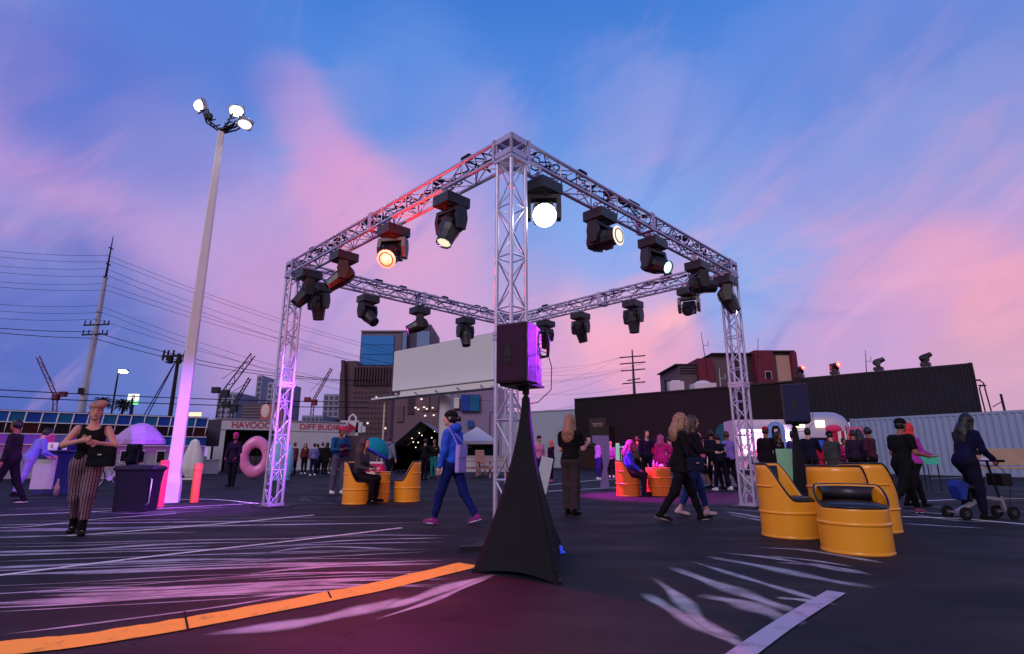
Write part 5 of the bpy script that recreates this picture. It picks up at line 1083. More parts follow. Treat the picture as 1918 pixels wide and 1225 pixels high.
stall(1596, 24.5, 1.25, 1.15, (170,30,80), 'stall with a raspberry cloth right of the capped customer')
def goods(u, Y, z, items, label0):
    for i, (dx, w, h, c, nm, lab) in enumerate(items):
        p = gy(u, Y)+Vector((dx, .3, z)); m = MB(); m.lathe([(0,0),(w/2,0),(w/2*.95,h*.7),(w/2*.5,h),(0,h)], p, 12); tag(m.build(nm, cloth(*c)), lab, nm)
goods(1558, 25.5, 1.3, [(-.55,.3,.3,(40,70,190),'box','blue goods box on the crimson stall'),(-.1,.35,.42,(60,90,200),'tub','tall blue tub on the crimson stall'),(.4,.25,.2,(220,120,40),'tin','orange tin on the crimson stall')], '')
t = thing('popcorn_cart', 'red and white striped popcorn cart roof right of the caravan', 'cart', gy(1590, 26.5)); 
for i in range(8): part('stripe', t, cloth(200,25,60) if i % 2 == 0 else cloth(240,230,235), lambda m: m.box((-.5+.16*i,0,1.0+.85),(.16,.6,.62)))
part('dome', t, cloth(230,60,110), lambda m: m.ball((-.45,-.05,2.25),(.36,.32,.22),14)); part('cabinet', t, cloth(90,15,40), lambda m: m.box((.06,0,.77),(1.2,.6,1.54)))
t = thing('pink_banner', 'plain pink banner above the dark crowd left of the black tee', 'banner', gy(1614, 25)); zc = zz(1614,806,25); part('cloth', t, cloth(215,110,150), lambda m: m.box((0,0,zc),(.72,.02,.30))); 
for s in (-1,1): part('post', t, BLK, lambda m: m.cyl((s*.37,0.02,0),(s*.37,.02,zc+.2),.02,n=6))
t = thing('arched_poster', 'arched pale blue poster with a dark long haired figure by the trailer door', 'poster', gy(1463, 27), R(-8)); zc = zz(1463,815,27); 
part('board', t, cloth(130,165,225), lambda m: m.prism([(-.42,zc-1.1),(.42,zc-1.1),(.42,zc+.25)]+[(.42*math.cos(a), zc+.25+.42*math.sin(a)) for a in [math.pi*i/12 for i in range(1,12)]]+[(-.42,zc+.25)], lambda p, y: Vector((p[0], y, p[1])), 0, .03))
part('figure_print', t, cloth(25,14,18), lambda m: m.prism([(-.22,zc-.5),(.22,zc-.5),(.2,zc+.25),(.12,zc+.45),(-.12,zc+.45),(-.2,zc+.25)], lambda p, y: Vector((p[0], y, p[1])), -.012, 0)); part('face_print', t, cloth(220,190,180), lambda m: m.prism([(-.08,zc+.05),(.08,zc+.05),(.09,zc+.3),(-.09,zc+.3)], lambda p, y: Vector((p[0], y, p[1])), -.018, -.012)); part('post', t, BLK, lambda m: m.box((0,.06,(zc-.5)/2),(.06,.06,zc-.5)))
t = thing('round_sign', 'round teal sign with a pale letter on the white wall, over the lavender polo', 'sign'); Y = 38.2; c_ = Vector((xat(1367,Y),Y,zz(1367,815,Y))); m = MB(); m.cyl(c_+Vector((0,.1,0)), c_+Vector((0,0,0)), .85, n=28); m.build('disc', mat('sign_teal', (.01,.10,.12), .5), t); m = MB(); m.tube([c_+Vector((.3*math.cos(a)+.1, -.03, .3*math.sin(a)-.1)) for a in [R(200)-R(260)*i/14 for i in range(15)]], .09, 6); m.build('letter', cloth(220,205,215), t)
part('bracket', t, BLK, lambda m: m.box(c_+Vector((0,.6,0)), (.1,1.0,.1)))
Y = 42; t = thing('column_banner', 'pale T shaped banner behind the two people in lavender', 'banner', gy(1131, 17.2)); zc = 1.35
part('cloth', t, cloth(120,112,165), lambda m: m.prism([(-.30,1.62),(.22,1.62),(.22,.9),(.12,.6),(.18,.05),(-.12,.05),(.02,.7),(-.06,1.3),(-.30,1.42)], lambda p, y: Vector((p[0], y, p[1])), 0, .02)); part('post', t, BLK, lambda m: m.cyl((.05,.04,0),(.05,.04,1.6),.015,n=6))
for u, Y in ((1160, 20), ): 
    t = thing('light_tube', 'pale green glowing tube standing behind the seated woman in blue', 'light', gy(u, Y)); part('tube', t, mat('tube_green', (.45,.8,.65), .5, emit=(.3,.9,.6), es=.25), lambda m: m.cyl((0,0,.05),(0,0,1.45),.07,n=12)); part('base', t, BLK, lambda m: m.cyl((0,0,0),(0,0,.05),.16,n=16))
# ================================================================ people: each body grown as one continuous surface from tapered limbs
def V3(*a): return np.array(a, float)
def unit(v): v = np.asarray(v, float); return v/np.linalg.norm(v)
def cone(a, b, ra, rb, k=.03): return ('c', np.asarray(a,float), np.asarray(b,float), ra, rb, k)
def ell(c, r, Rm=None, k=.04): return ('e', np.asarray(c,float), np.asarray(r,float), np.eye(3) if Rm is None else Rm, k)
def surface(prims, vox, cuts=(), wrinkle=0, wf=18, seed=0):
    lo = np.full(3, 1e9); hi = np.full(3, -1e9)
    for p in prims:
        if p[0] == 'c':
            r = max(p[3], p[4]); lo = np.minimum(lo, np.minimum(p[1],p[2])-r); hi = np.maximum(hi, np.maximum(p[1],p[2])+r)
        else: r = p[2].max(); lo = np.minimum(lo, p[1]-r); hi = np.maximum(hi, p[1]+r)
    lo -= 4*vox+.03; hi += 4*vox+.03
    n = np.ceil((hi-lo)/vox).astype(int)+1; D = np.full(n, 1.0, np.float32)
    ax = [(lo[i]+vox*np.arange(n[i])).astype(np.float32) for i in range(3)]
    for p in prims:
        k = p[-1]; mg = k+3*vox
        if p[0] == 'c': r = max(p[3], p[4])+mg; b0, b1 = np.minimum(p[1],p[2])-r, np.maximum(p[1],p[2])+r
        else: r = p[2].max()+mg; b0, b1 = p[1]-r, p[1]+r
        i0 = np.maximum(0, np.floor((b0-lo)/vox).astype(int)); i1 = np.minimum(n, np.ceil((b1-lo)/vox).astype(int)+1)
        X = ax[0][i0[0]:i1[0], None, None]; Y = ax[1][None, i0[1]:i1[1], None]; Z = ax[2][None, None, i0[2]:i1[2]]
        if p[0] == 'c':
            a, ba = p[1], p[2]-p[1]; L2 = max(1e-9, ba @ ba)
            px, py, pz = X-a[0], Y-a[1], Z-a[2]; t = np.clip((px*ba[0]+py*ba[1]+pz*ba[2])/L2, 0, 1)
            d = np.sqrt((px-t*ba[0])**2+(py-t*ba[1])**2+(pz-t*ba[2])**2)-(p[3]+(p[4]-p[3])*t)
        else:
            q = [X-p[1][0], Y-p[1][1], Z-p[1][2]]; M_ = p[3]
            l = [(q[0]*M_[0,i]+q[1]*M_[1,i]+q[2]*M_[2,i]) for i in range(3)]
            k0 = np.sqrt(sum((l[i]/p[2][i])**2 for i in range(3))); k1 = np.sqrt(sum((l[i]/p[2][i]**2)**2 for i in range(3)))
            d = np.where(k1 > 1e-6, k0*(k0-1)/np.maximum(k1, 1e-6), -p[2].min())
        S = D[i0[0]:i1[0], i0[1]:i1[1], i0[2]:i1[2]]
        h = np.maximum(k-np.abs(S-d), 0)/k; S[...] = np.minimum(S, d)-h*h*k*.25
    G = (ax[0][:,None,None], ax[1][None,:,None], ax[2][None,None,:])
    if wrinkle:
        s = seed*1.7; D += wrinkle*(np.sin(wf*G[0]*1.3+wf*.8*G[2]+2.2*np.sin(wf*.6*G[1]+s))+.7*np.sin(wf*1.9*G[2]-wf*1.1*G[0]+1.5*np.sin(wf*.9*G[1]+s*2))+.4*np.sin(wf*3.1*(G[2]+G[1]*.6)+s)).astype(np.float32)
    for c in cuts: D = np.maximum(D, c(*G).astype(np.float32))
    return nets(D, lo, vox)
CORN = [(i,j,k) for i in (0,1) for j in (0,1) for k in (0,1)]
def nets(D, lo, vox):
    n = D.shape; m = tuple(x-1 for x in n); s = D < 0; cnt = np.zeros(m, np.int8)
    sl = lambda A, c: A[c[0]:c[0]+m[0], c[1]:c[1]+m[1], c[2]:c[2]+m[2]]
    for c in CORN: cnt += sl(s, c)
    cells = np.argwhere((cnt > 0) & (cnt < 8))
    if len(cells) == 0: return np.zeros((0,3)), np.zeros((0,4), int)
    idx = np.full(m, -1, np.int64); idx[tuple(cells.T)] = np.arange(len(cells))
    acc = np.zeros((len(cells),3)); num = np.zeros(len(cells))
    vals = {c: D[cells[:,0]+c[0], cells[:,1]+c[1], cells[:,2]+c[2]] for c in CORN}
    for c in CORN:
        for a in range(3):
            if c[a]: continue
            e_ = list(c); e_[a] = 1; e_ = tuple(e_); d0, d1 = vals[c], vals[e_]; x = (d0 < 0) != (d1 < 0)
            if not x.any(): continue
            t = np.clip(d0[x]/(d0[x]-d1[x]), 0, 1); p = np.tile(np.array(c, float), (x.sum(),1)); p[:,a] += t; acc[x] += p; num[x] += 1
    V = lo+vox*(cells+acc/num[:,None]); F = []
    for a in range(3):
        b, c = (a+1) % 3, (a+2) % 3
        s0 = np.take(s, range(n[a]-1), a); s1 = np.take(s, range(1,n[a]), a); E = np.argwhere(s0 != s1)
        E = E[(E[:,b] > 0) & (E[:,c] > 0) & (E[:,b] < m[b]) & (E[:,c] < m[c])]
        if not len(E): continue
        o = lambda db, dc: idx[tuple((E+np.array([0 if i == a else (db if i == b else dc) for i in range(3)])).T)]
        q = np.stack([o(-1,-1), o(0,-1), o(0,0), o(-1,0)], 1); fl = s[tuple(E.T)]; q[~fl] = q[~fl][:, ::-1]; F.append(q)
    F = np.concatenate(F); return V, F[(F >= 0).all(1)]
def np_mesh(name, V, F, mtl, parent):
    me = bpy.data.meshes.new(name); me.vertices.add(len(V)); me.vertices.foreach_set('co', np.asarray(V, np.float32).ravel())
    me.loops.add(len(F)*4); me.loops.foreach_set('vertex_index', F.ravel().astype(np.int32)); me.polygons.add(len(F))
    me.polygons.foreach_set('loop_start', np.arange(0, len(F)*4, 4, dtype=np.int32)); me.polygons.foreach_set('loop_total', np.full(len(F), 4, np.int32))
    me.polygons.foreach_set('use_smooth', np.ones(len(F), bool)); me.update(); me.validate(); me.materials.append(mtl)
    return link(name, me, parent)
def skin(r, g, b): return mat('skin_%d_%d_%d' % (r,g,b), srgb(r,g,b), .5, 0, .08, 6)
SK1, SK2, SK3 = skin(205,152,138), skin(150,98,75), skin(95,60,46)
def hairm(r, g, b): return mat('hair_%d_%d_%d' % (r,g,b), srgb(r,g,b), .42, 0, .35, 30, .5, 120)
STRIPE = None
def stripe_mat():
    m = bpy.data.materials.new('striped_cloth'); m.use_nodes = True; t = m.node_tree; p = t.nodes['Principled BSDF']; L = t.links.new
    tcn = t.nodes.new('ShaderNodeTexCoord'); w = t.nodes.new('ShaderNodeTexWave'); w.bands_direction = 'X'; w.inputs['Scale'].default_value = 9.5; w.inputs['Distortion'].default_value = 2.2; w.inputs['Detail'].default_value = 2; w.inputs['Detail Scale'].default_value = .8
    L(tcn.outputs['Object'], w.inputs['Vector']); cr = t.nodes.new('ShaderNodeValToRGB'); L(w.outputs['Fac'], cr.inputs[0]); cr.color_ramp.interpolation = 'CONSTANT'
    e_ = cr.color_ramp.elements; e_[0].position = 0; e_[0].color = (.02,.008,.02,1); e_[1].position = .38; e_[1].color = (.50,.09,.27,1)
    for ps, c in ((.58,(.02,.01,.02,1)),(.72,(.72,.62,.66,1)),(.86,(.05,.01,.03,1))): q = e_.new(ps); q.color = c
    w2 = t.nodes.new('ShaderNodeTexWave'); w2.bands_direction = 'Z'; w2.inputs['Scale'].default_value = 11; w2.inputs['Distortion'].default_value = 1.5; L(tcn.outputs['Object'], w2.inputs['Vector'])
    mx = t.nodes.new('ShaderNodeMix'); mx.data_type = 'RGBA'; r = t.nodes.new('ShaderNodeMapRange'); r.inputs[1].default_value = .62; r.inputs[2].default_value = .75; r.inputs[4].default_value = .45; L(w2.outputs['Fac'], r.inputs[0]); L(r.outputs[0], mx.inputs[0])
    L(cr.outputs[0], mx.inputs[6]); mx.inputs[7].default_value = (.015,.006,.015,1); L(mx.outputs[2], p.inputs['Base Color']); p.inputs['Roughness'].default_value = .85
    return m
def rx(a): c, s = math.cos(a), math.sin(a); return np.array([[1,0,0],[0,c,-s],[0,s,c]])
def ry(a): c, s = math.cos(a), math.sin(a); return np.array([[c,0,s],[0,1,0],[-s,0,c]])
def rz_(a): c, s = math.cos(a), math.sin(a); return np.array([[c,-s,0],[s,c,0],[0,0,1]])
NP = [0]
def person(loc, face, h, label, top, bottom, hair, shoes, skinm=SK1, vox=.02, legs=(0,0,0,0), legout=(.03,.03), arms=None, lean=0, side=0, head=(0,0), sit=False,
           sleeve='long', hem=.86, coat=0, flare=0, slim=1.0, fem=True, curl=.6, foot=(0,0), hood=False, neck=.05, hat=None, crop=.0, pose_z=None, group=None, topname='jacket', botname='trousers', boot=0, skirt=False):
    """local +y is forward, +x the person's right; face = compass angle of +y on the plan, degrees from +x"""
    NP[0] += 1; sd = NP[0]
    t = thing('person', label, 'person', loc, R(face-90), group); s = h/1.72; t.scale = (s,s,s)
    hw = .168 if fem else .192; TR = rx(-R(lean)) @ ry(R(side)); up = TR @ V3(0,0,1); rt = TR @ V3(1,0,0); fw = TR @ V3(0,1,0)
    pel = V3(0,0,.93); J = {}
    body = []; trs = []
    for i, sx in ((0,-1),(1,1)):
        th, kb = R(legs[i*2]), R(legs[i*2+1]); hip = pel+V3(sx*.085,0,-.03); lo_ = legout[i]
        kn = hip+.43*unit(V3(sx*lo_, math.sin(th), -math.cos(th))); sh = th-kb; an = kn+.41*unit(V3(sx*lo_*.5, math.sin(sh), -math.cos(sh)))
        fp = R(foot[i]); fd = unit(V3(sx*.12, math.cos(fp), -math.sin(fp))); J[i] = (hip, kn, an, fd, sx)
        g = slim
        lg = .88; body += [cone(hip, kn, .080*g*lg, .052*g*lg, .05), cone(kn, an, .050*g*lg, .034, .03), cone(kn+.11*(an-kn)/.41+V3(0,-.012,0), kn+.24*(an-kn)/.41+V3(0,-.008,0), .048*g*lg, .034, .03), cone(an+V3(0,-.025,-.03), an+fd*.15+V3(0,0,-.045), .029, .020, .03)]
        trs += [cone(hip, kn, .098*g, .072*g+flare*.35, .06), cone(kn, an+(an-kn)*(-crop), .071*g+flare*.35, .050+flare, .04)]
    zmin = min(min(J[i][2][2]-.075, (J[i][2]+J[i][3]*.17)[2]-.055) for i in (0,1))
    off = V3(0,0,-zmin) if pose_z is None else V3(0,0,pose_z-pel[2])
    wst, chs, nkb = pel+up*.16, pel+up*.33, pel+up*.525
    hd0 = nkb+up*.075+fw*.015; HR = TR @ rz_(R(head[0])) @ rx(R(head[1])); hc = hd0+HR @ V3(0,.02,.10)
    Q = lambda x, y, z: hc+HR @ V3(x,y,z)
    body += [ell(pel, (.158,.112,.13), TR, .06), ell(wst, (.125 if fem else .14,.095,.15), TR, .06), ell(chs, (.15 if fem else .17,.108,.18), TR, .06), cone(nkb-up*.05, hd0+up*.03, .056, .05, .03)]
    if fem: body += [ell(chs+fw*.075+rt*s_*.07-up*.01, (.062,.06,.062), TR, .04) for s_ in (-1,1)]
    body += [ell(Q(0,0,.01), (.074,.093,.105), HR, .03), ell(Q(0,.035,-.06), (.052,.058,.06), HR, .03)]
    if vox < .014:
        body += [cone(Q(0,.092,.02), Q(0,.112,-.022), .009, .015, .015), ell(Q(0,.08,.035), (.05,.02,.012), HR, .02), ell(Q(0,.088,-.062), (.024,.014,.012), HR, .012), ell(Q(0,.083,-.098), (.02,.016,.016), HR, .015)]
        body += [ell(Q(s_*.076,-.005,-.005), (.010,.020,.030), HR, .01) for s_ in (-1,1)]
    arms = arms or {}
    shirt = [ell(pel+up*.02-fw*.012, (.176,.150,.15), TR, .06), ell(wst, (.142 if fem else .158,.112,.16), TR, .07), ell(chs, (.164 if fem else .186,.122,.19), TR, .06), cone(nkb-up*.07-rt*hw*.7, nkb-up*.07+rt*hw*.7, .062, .062, .05)]
    if fem: shirt += [ell(chs+fw*.075+rt*s_*.07-up*.01, (.072,.068,.070), TR, .05) for s_ in (-1,1)]
    hands = {}
    for i, sx in ((0,-1),(1,1)):
        ud, fdv, pn = arms.get(i, ((sx*.16,.02,-1),(sx*.04,.22,-1),None))
        shd = nkb-up*.075+rt*sx*hw; ud = unit(TR @ V3(*ud)); fdv = unit(TR @ V3(*fdv)); el = shd+ud*.275; wr = el+fdv*.235
        body += [cone(shd, el, .050, .040, .05), cone(el, wr, .040, .027, .025)]
        pn = unit(V3(*pn)) if pn is not None else unit(np.cross(fdv, V3(0,1,0))*-sx+1e-6); pn = unit(pn-fdv*(pn @ fdv)); ac = np.cross(fdv, pn)
        pc = wr+fdv*.05; Rm = np.stack([ac, fdv, pn], 1); body += [ell(pc, (.040,.055,.019), Rm, .015), cone(wr, pc, .025, .022, .02)]
        for f_, (o_, L_) in enumerate(((-.030,.068),(-.010,.078),(.011,.072),(.030,.056))):
            b0 = wr+fdv*.088+ac*o_; c1 = curl*(.8+.12*f_); d1 = fdv*math.cos(c1*.6)+pn*math.sin(c1*.6); d2 = fdv*math.cos(c1*1.5)+pn*math.sin(c1*1.5)
            b1 = b0+d1*L_*.52; body += [cone(b0-fdv*.02, b1, .0098, .0090, .006), cone(b1, b1+d2*L_*.5, .0090, .0075, .006)]
        tb = wr+fdv*.03-ac*.034*1; td = unit(fdv*.75-ac*.55+pn*.35); body += [cone(wr+fdv*.02-ac*.02, tb+td*.035, .014, .0115, .012), cone(tb+td*.035, tb+td*.035+unit(fdv+pn*.35)*.03, .011, .009, .008)]
        hands[i] = wr+fdv*.10
        if sleeve == 'long': shirt += [cone(shd, el, .067, .054, .05), cone(el, wr-fdv*.012, .053, .040, .03)]
        elif sleeve == 'tee': shirt += [cone(shd, shd+ud*.17, .070, .062, .05)]
        elif sleeve == 'three': shirt += [cone(shd, el, .066, .054, .05), cone(el, el+fdv*.09, .053, .046, .03)]
    if coat: shirt += [ell(pel-up*coat*.45, (.175,.135,coat*.75+.08), TR, .07), cone(pel-up*.02-rt*.06, pel-up*coat-rt*.10, .115, .125, .06), cone(pel-up*.02+rt*.06, pel-up*coat+rt*.10, .115, .125, .06)]
    hz = hem-.93 if not coat else -coat
    P0 = pel+up*hz; cutz = lambda X,Y,Z: -((X-P0[0])*up[0]+(Y-P0[1])*up[1]+(Z-P0[2])*up[2])
    N0 = nkb+up*.02+fw*(.03 if neck < .09 else .055); nr = neck+.03; cutn = lambda X,Y,Z: nr-np.sqrt((X-N0[0])**2+(Y-N0[1])**2+((Z-N0[2])*.8)**2)
    cuts = [cutz, cutn]
    if sleeve == 'none':
        for sx in (-1,1):
            a0 = nkb-up*.085+rt*sx*(hw+.045); cuts.append(lambda X,Y,Z,a0=a0: .098-np.sqrt((X-a0[0])**2+(Y-a0[1])**2*.6+((Z-a0[2])*.8)**2))
    tr = lambda o: setattr(o, 'location', tuple(off)) or o
    def mk(name, prims, m_, v=vox, **k):
        V, F = surface(prims, v, **k)
        return tr(np_mesh(name, V, F, m_, t)) if len(V) else None
    mk('body', body, skinm, vox if vox > .015 else min(vox, .009))
    if hood: shirt += [ell(nkb+up*.02-fw*.085, (.105,.062,.075), TR, .03), cone(nkb+rt*.075+up*.02, nkb-rt*.075+up*.02-fw*.04, .045, .045, .04)]
    mk(topname, shirt, top, cuts=cuts, wrinkle=.0038, seed=sd)
    wt = [ell(pel, (.168,.122,.135), TR, .06), ell(pel+V3(0,-.03,-.02), (.15,.105,.11), TR, .05), cone(pel, wst, .13, .118, .05)]
    W0 = pel+up*.10; cw = [lambda X,Y,Z: ((X-W0[0])*up[0]+(Y-W0[1])*up[1]+(Z-W0[2])*up[2])]
    if skirt: trs = [cone(pel, pel+V3(0,.01,-.42), .15, .19, .06)]; cw.append(lambda X,Y,Z: (pel[2]-.44)-Z)
    else:
        for i in (0,1):
            kn, an = J[i][1], J[i][2]; d = unit(an-kn); a1 = an-d*(.02+crop*.41)
            cw.append(lambda X,Y,Z,a1=a1,d=d,kn=kn: np.where(((X-a1[0])**2+(Y-a1[1])**2+(Z-a1[2])**2) < .16**2, (X-a1[0])*d[0]+(Y-a1[1])*d[1]+(Z-a1[2])*d[2], -1))
    mk(botname, wt+trs, bottom, cuts=cw, wrinkle=.003, wf=16, seed=sd+5)
    for i in (0,1):
        hip, kn, an, fd, sx = J[i]; up_f = unit(np.cross(np.cross(fd, V3(0,0,1)), fd)); r_ = np.cross(fd, up_f); FR = np.stack([r_, fd, up_f], 1)
        F0 = an-up_f*.045
        if shoes is not None:
            fl = min(vox, .014); c0 = F0-up_f*.032
            so = mk('shoe', [ell(F0+fd*.06-up_f*.008, (.043,.125,.036), FR, .03), ell(F0+fd*.135-up_f*.012, (.040,.055,.028), FR, .03), cone(F0-fd*.035+up_f*.0, an+V3(0,0,.005), .042, .043, .03)]+([cone(an, an+(kn-an)*boot, .046, .050, .03)] if boot else []), shoes[0], fl, cuts=[lambda X,Y,Z: -((X-c0[0])*up_f[0]+(Y-c0[1])*up_f[1]+(Z-c0[2])*up_f[2])])
            if vox < .02 and so:
                V, F_ = surface([ell(F0+fd*.052-up_f*.030, (.046,.145,.016), FR, .01)], .010); sl_ = np_mesh('sole', V, F_, shoes[1], so)
    hm, style = hair[0], hair[1]; sc_ = ell(Q(0,-.012,.020), (.081,.100,.110), HR, .03); fc = Q(0,.085,-.045)
    cface = lambda X,Y,Z: 1-np.sqrt((((X-fc[0])*HR[0,0]+(Y-fc[1])*HR[1,0]+(Z-fc[2])*HR[2,0])/.070)**2+(((X-fc[0])*HR[0,1]+(Y-fc[1])*HR[1,1]+(Z-fc[2])*HR[2,1])/.075)**2+(((X-fc[0])*HR[0,2]+(Y-fc[1])*HR[1,2]+(Z-fc[2])*HR[2,2])/.098)**2)
    cf = lambda X,Y,Z: .06*cface(X,Y,Z)
    hv = min(vox, .012) if vox < .02 else vox
    if style == 'short': hp = [sc_, ell(Q(0,-.03,-.02), (.078,.078,.075), HR, .02)]
    elif style == 'bun': hp = [sc_, ell(Q(0,-.03,-.02), (.078,.078,.075), HR, .02), ell(Q(.0,-.135,-.01), (.042,.045,.045), HR, .015)]
    elif style in ('long','veil'):
        L_ = hair[2]; w_ = .095 if style == 'long' else .11; nb = nkb-fw*.10-up*L_
        hp = [sc_, cone(Q(0,-.05,.0), nkb-fw*.085-up*.02, w_*.92, w_*.95, .05), ell((nkb-fw*.085+nb)/2, (w_*1.25,.062,L_*.62+.06), TR, .05)]
        hp += [cone(Q(s_*.072,.0,.02), nkb+rt*s_*.085-up*L_*.35+fw*.01, .030, .036, .04) for s_ in (-1,1)]
    elif style == 'none': hp = []
    if hp:
        cut_h = [] if style == 'none' else [cf]
        mk('hair', hp, hm, hv, cuts=cut_h, wrinkle=.0026, wf=55 if vox < .02 else 30, seed=sd+9)
    if hat:
        hk, hmt = hat
        if hk == 'cap': mk('cap', [ell(Q(0,-.01,.045), (.092,.110,.088), HR, .02), ell(Q(0,.11,.045), (.07,.075,.010), HR, .02)], hmt, hv, cuts=[lambda X,Y,Z: -((X-hc[0])*HR[0,2]+(Y-hc[1])*HR[1,2]+(Z-hc[2])*HR[2,2])+.030])
        if hk == 'backcap': mk('cap', [ell(Q(0,-.01,.045), (.092,.112,.090), HR, .02)], hmt, hv, cuts=[lambda X,Y,Z: -((X-hc[0])*HR[0,2]+(Y-hc[1])*HR[1,2]+(Z-hc[2])*HR[2,2])+.022])
        if hk == 'beret': BRm = HR @ ry(R(16)) @ rx(R(-12)); mk('beret', [ell(Q(-.015,-.035,.088), (.108,.122,.056), BRm, .03), ell(Q(0,.0,.06), (.087,.104,.045), HR, .02)], hmt, hv)
        if hk == 'beanie': mk('beanie', [ell(Q(0,-.012,.04), (.090,.108,.10), HR, .02)], hmt, hv, cuts=[lambda X,Y,Z: -((X-hc[0])*HR[0,2]+(Y-hc[1])*HR[1,2]+(Z-hc[2])*HR[2,2])+.015])
        if hk == 'hood': mk('headscarf', [ell(Q(0,-.02,.02), (.105,.125,.125), HR, .03), cone(Q(0,-.03,-.05), nkb-up*.04, .10, .14, .05)], hmt, hv, cuts=[cf])
    if vox < .014:
        EW, EP = mat('eye_white', (.6,.58,.58), .25), mat('eye_dark', (.01,.008,.008), .2); m = MB(); q_ = lambda p: Vector(tuple(p))
        for s_ in (-1,1): m.ball(q_(Q(s_*.029,.0815,.012)), .0115, 10, 0); m.ball(q_(Q(s_*.029,.0895,.012)), .006, 8, 1)
        tr(m.build('eyes', [EW, EP], t)); m = MB()
        for s_ in (-1,1): m.tube([q_(Q(s_*(.012+.012*i),.097-.004*i*i*.5,.036+.003*math.sin(i))) for i in range(4)], .0045, 5)
        tr(m.build('eyebrows', EP, t)); m = MB(); m.ball(q_(Q(0,.0985,-.060)), (.022,.006,.006), 10); tr(m.build('mouth', mat('lips', (.30,.07,.07), .4), t))
    M_ = Matrix.Translation(Vector(loc)) @ Matrix.Rotation(R(face-90), 4, 'Z') @ Matrix.Scale(s, 4)
    w2 = lambda p: M_ @ Vector(tuple(np.asarray(p)+off))
    return t, {'hand': [w2(hands[0]), w2(hands[1])], 'shoulder': [w2(nkb-rt*hw*.8), w2(nkb+rt*hw*.8)], 'hip': [w2(pel-rt*.18), w2(pel+rt*.18)], 'head': w2(hc), 'pel': w2(pel), 'chest': w2(chs+fw*.13), 'back': w2(chs-fw*.15), 'fw': (M_.to_3x3() @ Vector(tuple(fw))).normalized(), 'rt': (M_.to_3x3() @ Vector(tuple(rt))).normalized(), 'knee': [w2(J[0][1]), w2(J[1][1])]}
def hgt(v0, v1): return max(1.5, min(1.9, 1.0*(v1-v0)/(v1-854)*.99))
C = cloth; BLKC = C(16,15,19); NAVY = C(20,26,62)
SHB, SHW, SHP = (C(14,13,16), C(30,28,32)), (C(225,220,228), C(235,230,238)), (C(130,45,120), C(215,205,225))
HB_, HBL, HBR, HPK = hairm(16,13,16), hairm(150,112,88), hairm(62,38,32), hairm(190,60,130)
def spot(u, v): return gr(u, v)
# ---------- nearest figures
p0 = spot(140, 1000); STRIPE = stripe_mat()
t, q = person(p0, -58, 1.70, 'woman with tan beret, black tank top and striped trousers, arms crossed, at left', BLKC, STRIPE, (hairm(120,80,60),'short'), SHB, SK1, .010, (14,6,-8,18), (-.01,-.05), {0:((-.42,.38,-.85),(.80,.62,.10),(0,1,.1)), 1:((.42,.42,-.85),(-.84,.56,.22),(0,1,.1))}, lean=-2, head=(4,-8), sleeve='none', hem=.90, neck=.085, foot=(0,14), slim=1.16, crop=.22, boot=.30, flare=.0, hat=('beret', C(168,124,108)), topname='tank_top', curl=.4)
def shoulder_bag(pos, rz, w, h, d, m_, label, strap_to, name='handbag', strapm=None):
    b = thing(name, label, 'bag', pos, rz); mm = MB(); mm.prism([(-w/2,-h),(w/2,-h),(w*.46,0),(-w*.46,0)], lambda p, y: Vector((p[0], y, p[1])), -d/2, d/2); mm.build('body', m_, b, .02)
    mm = MB(); mm.prism([(-w*.47,-h*.45),(w*.47,-h*.45),(w*.46,.006),(-w*.46,.006)], lambda p, y: Vector((p[0], y, p[1])), -d/2-.012, -d/2); mm.build('flap', m_, b); mm = MB(); mm.box((0,-d/2-.016,-h*.40),(.05,.008,.016)); mm.build('clasp', mat('clasp', (.6,.58,.55), .3, .8), b)
    if strap_to is not None:
        inv = (Matrix.Translation(Vector(pos)) @ Matrix.Rotation(rz, 4, 'Z')).inverted(); sp = inv @ Vector(strap_to); mm = MB(); mm.tube([(-w*.44,0,0), sp.lerp(Vector((-w*.44,0,0)),.5)+Vector((-.01,-.02,0)), sp+Vector((-.02,0,.03)), sp+Vector((.02,0,.03)), sp.lerp(Vector((w*.44,0,0)),.5)+Vector((.01,-.02,0)), (w*.44,0,0)], .008, 6); mm.build('strap', strapm or m_, b)
    return b
shoulder_bag(q['chest']+q['fw']*.12+q['rt']*-.17+Vector((0,0,-.13)), R(10), .32, .26, .11, C(18,18,26), 'black bag held under the crossed arms of the woman in the beret', None)
t, q = person(spot(846, 981), 152, 1.70, 'woman seen from behind in a blue hoodie and navy leggings, walking left', C(46,92,215), C(20,30,100), (HB_,'bun'), SHP, SK1, .010, (22,8,-20,14), (.02,.02), {0:((-.20,.10,-1),(-.05,.30,-1),None), 1:((.12,-.1,-1),(0,.2,-1),None)}, lean=3, head=(22,2), hem=.84, hood=True, foot=(-4,16), hat=('backcap', C(18,18,30)), topname='hoodie', botname='leggings', slim=1.0)
shoulder_bag(q['back']+q['fw']*-.03+q['rt']*-.03+Vector((0,0,-.06)), R(152-90), .24, .42, .07, C(165,150,225), 'lavender sling bag hanging behind the blue hoodie', q['shoulder'][0]-q['fw']*.02, 'sling_bag')
t, q = person(spot(1071, 964), 62, 1.70, 'woman seen from behind with long fair hair, black top and wide dark trousers', BLKC, C(58,50,54), (HBL,'long',.16), SHB, SK1, .011, (3,2,-3,3), (.0,.0), {0:((-.15,.25,-1),(.25,1,.1),(0,0,1)), 1:((.2,.3,-1),(.0,1,.42),(0,0,1))}, head=(-6,0), sleeve='tee', hem=.94, flare=.042, topname='blouse', curl=1.1)
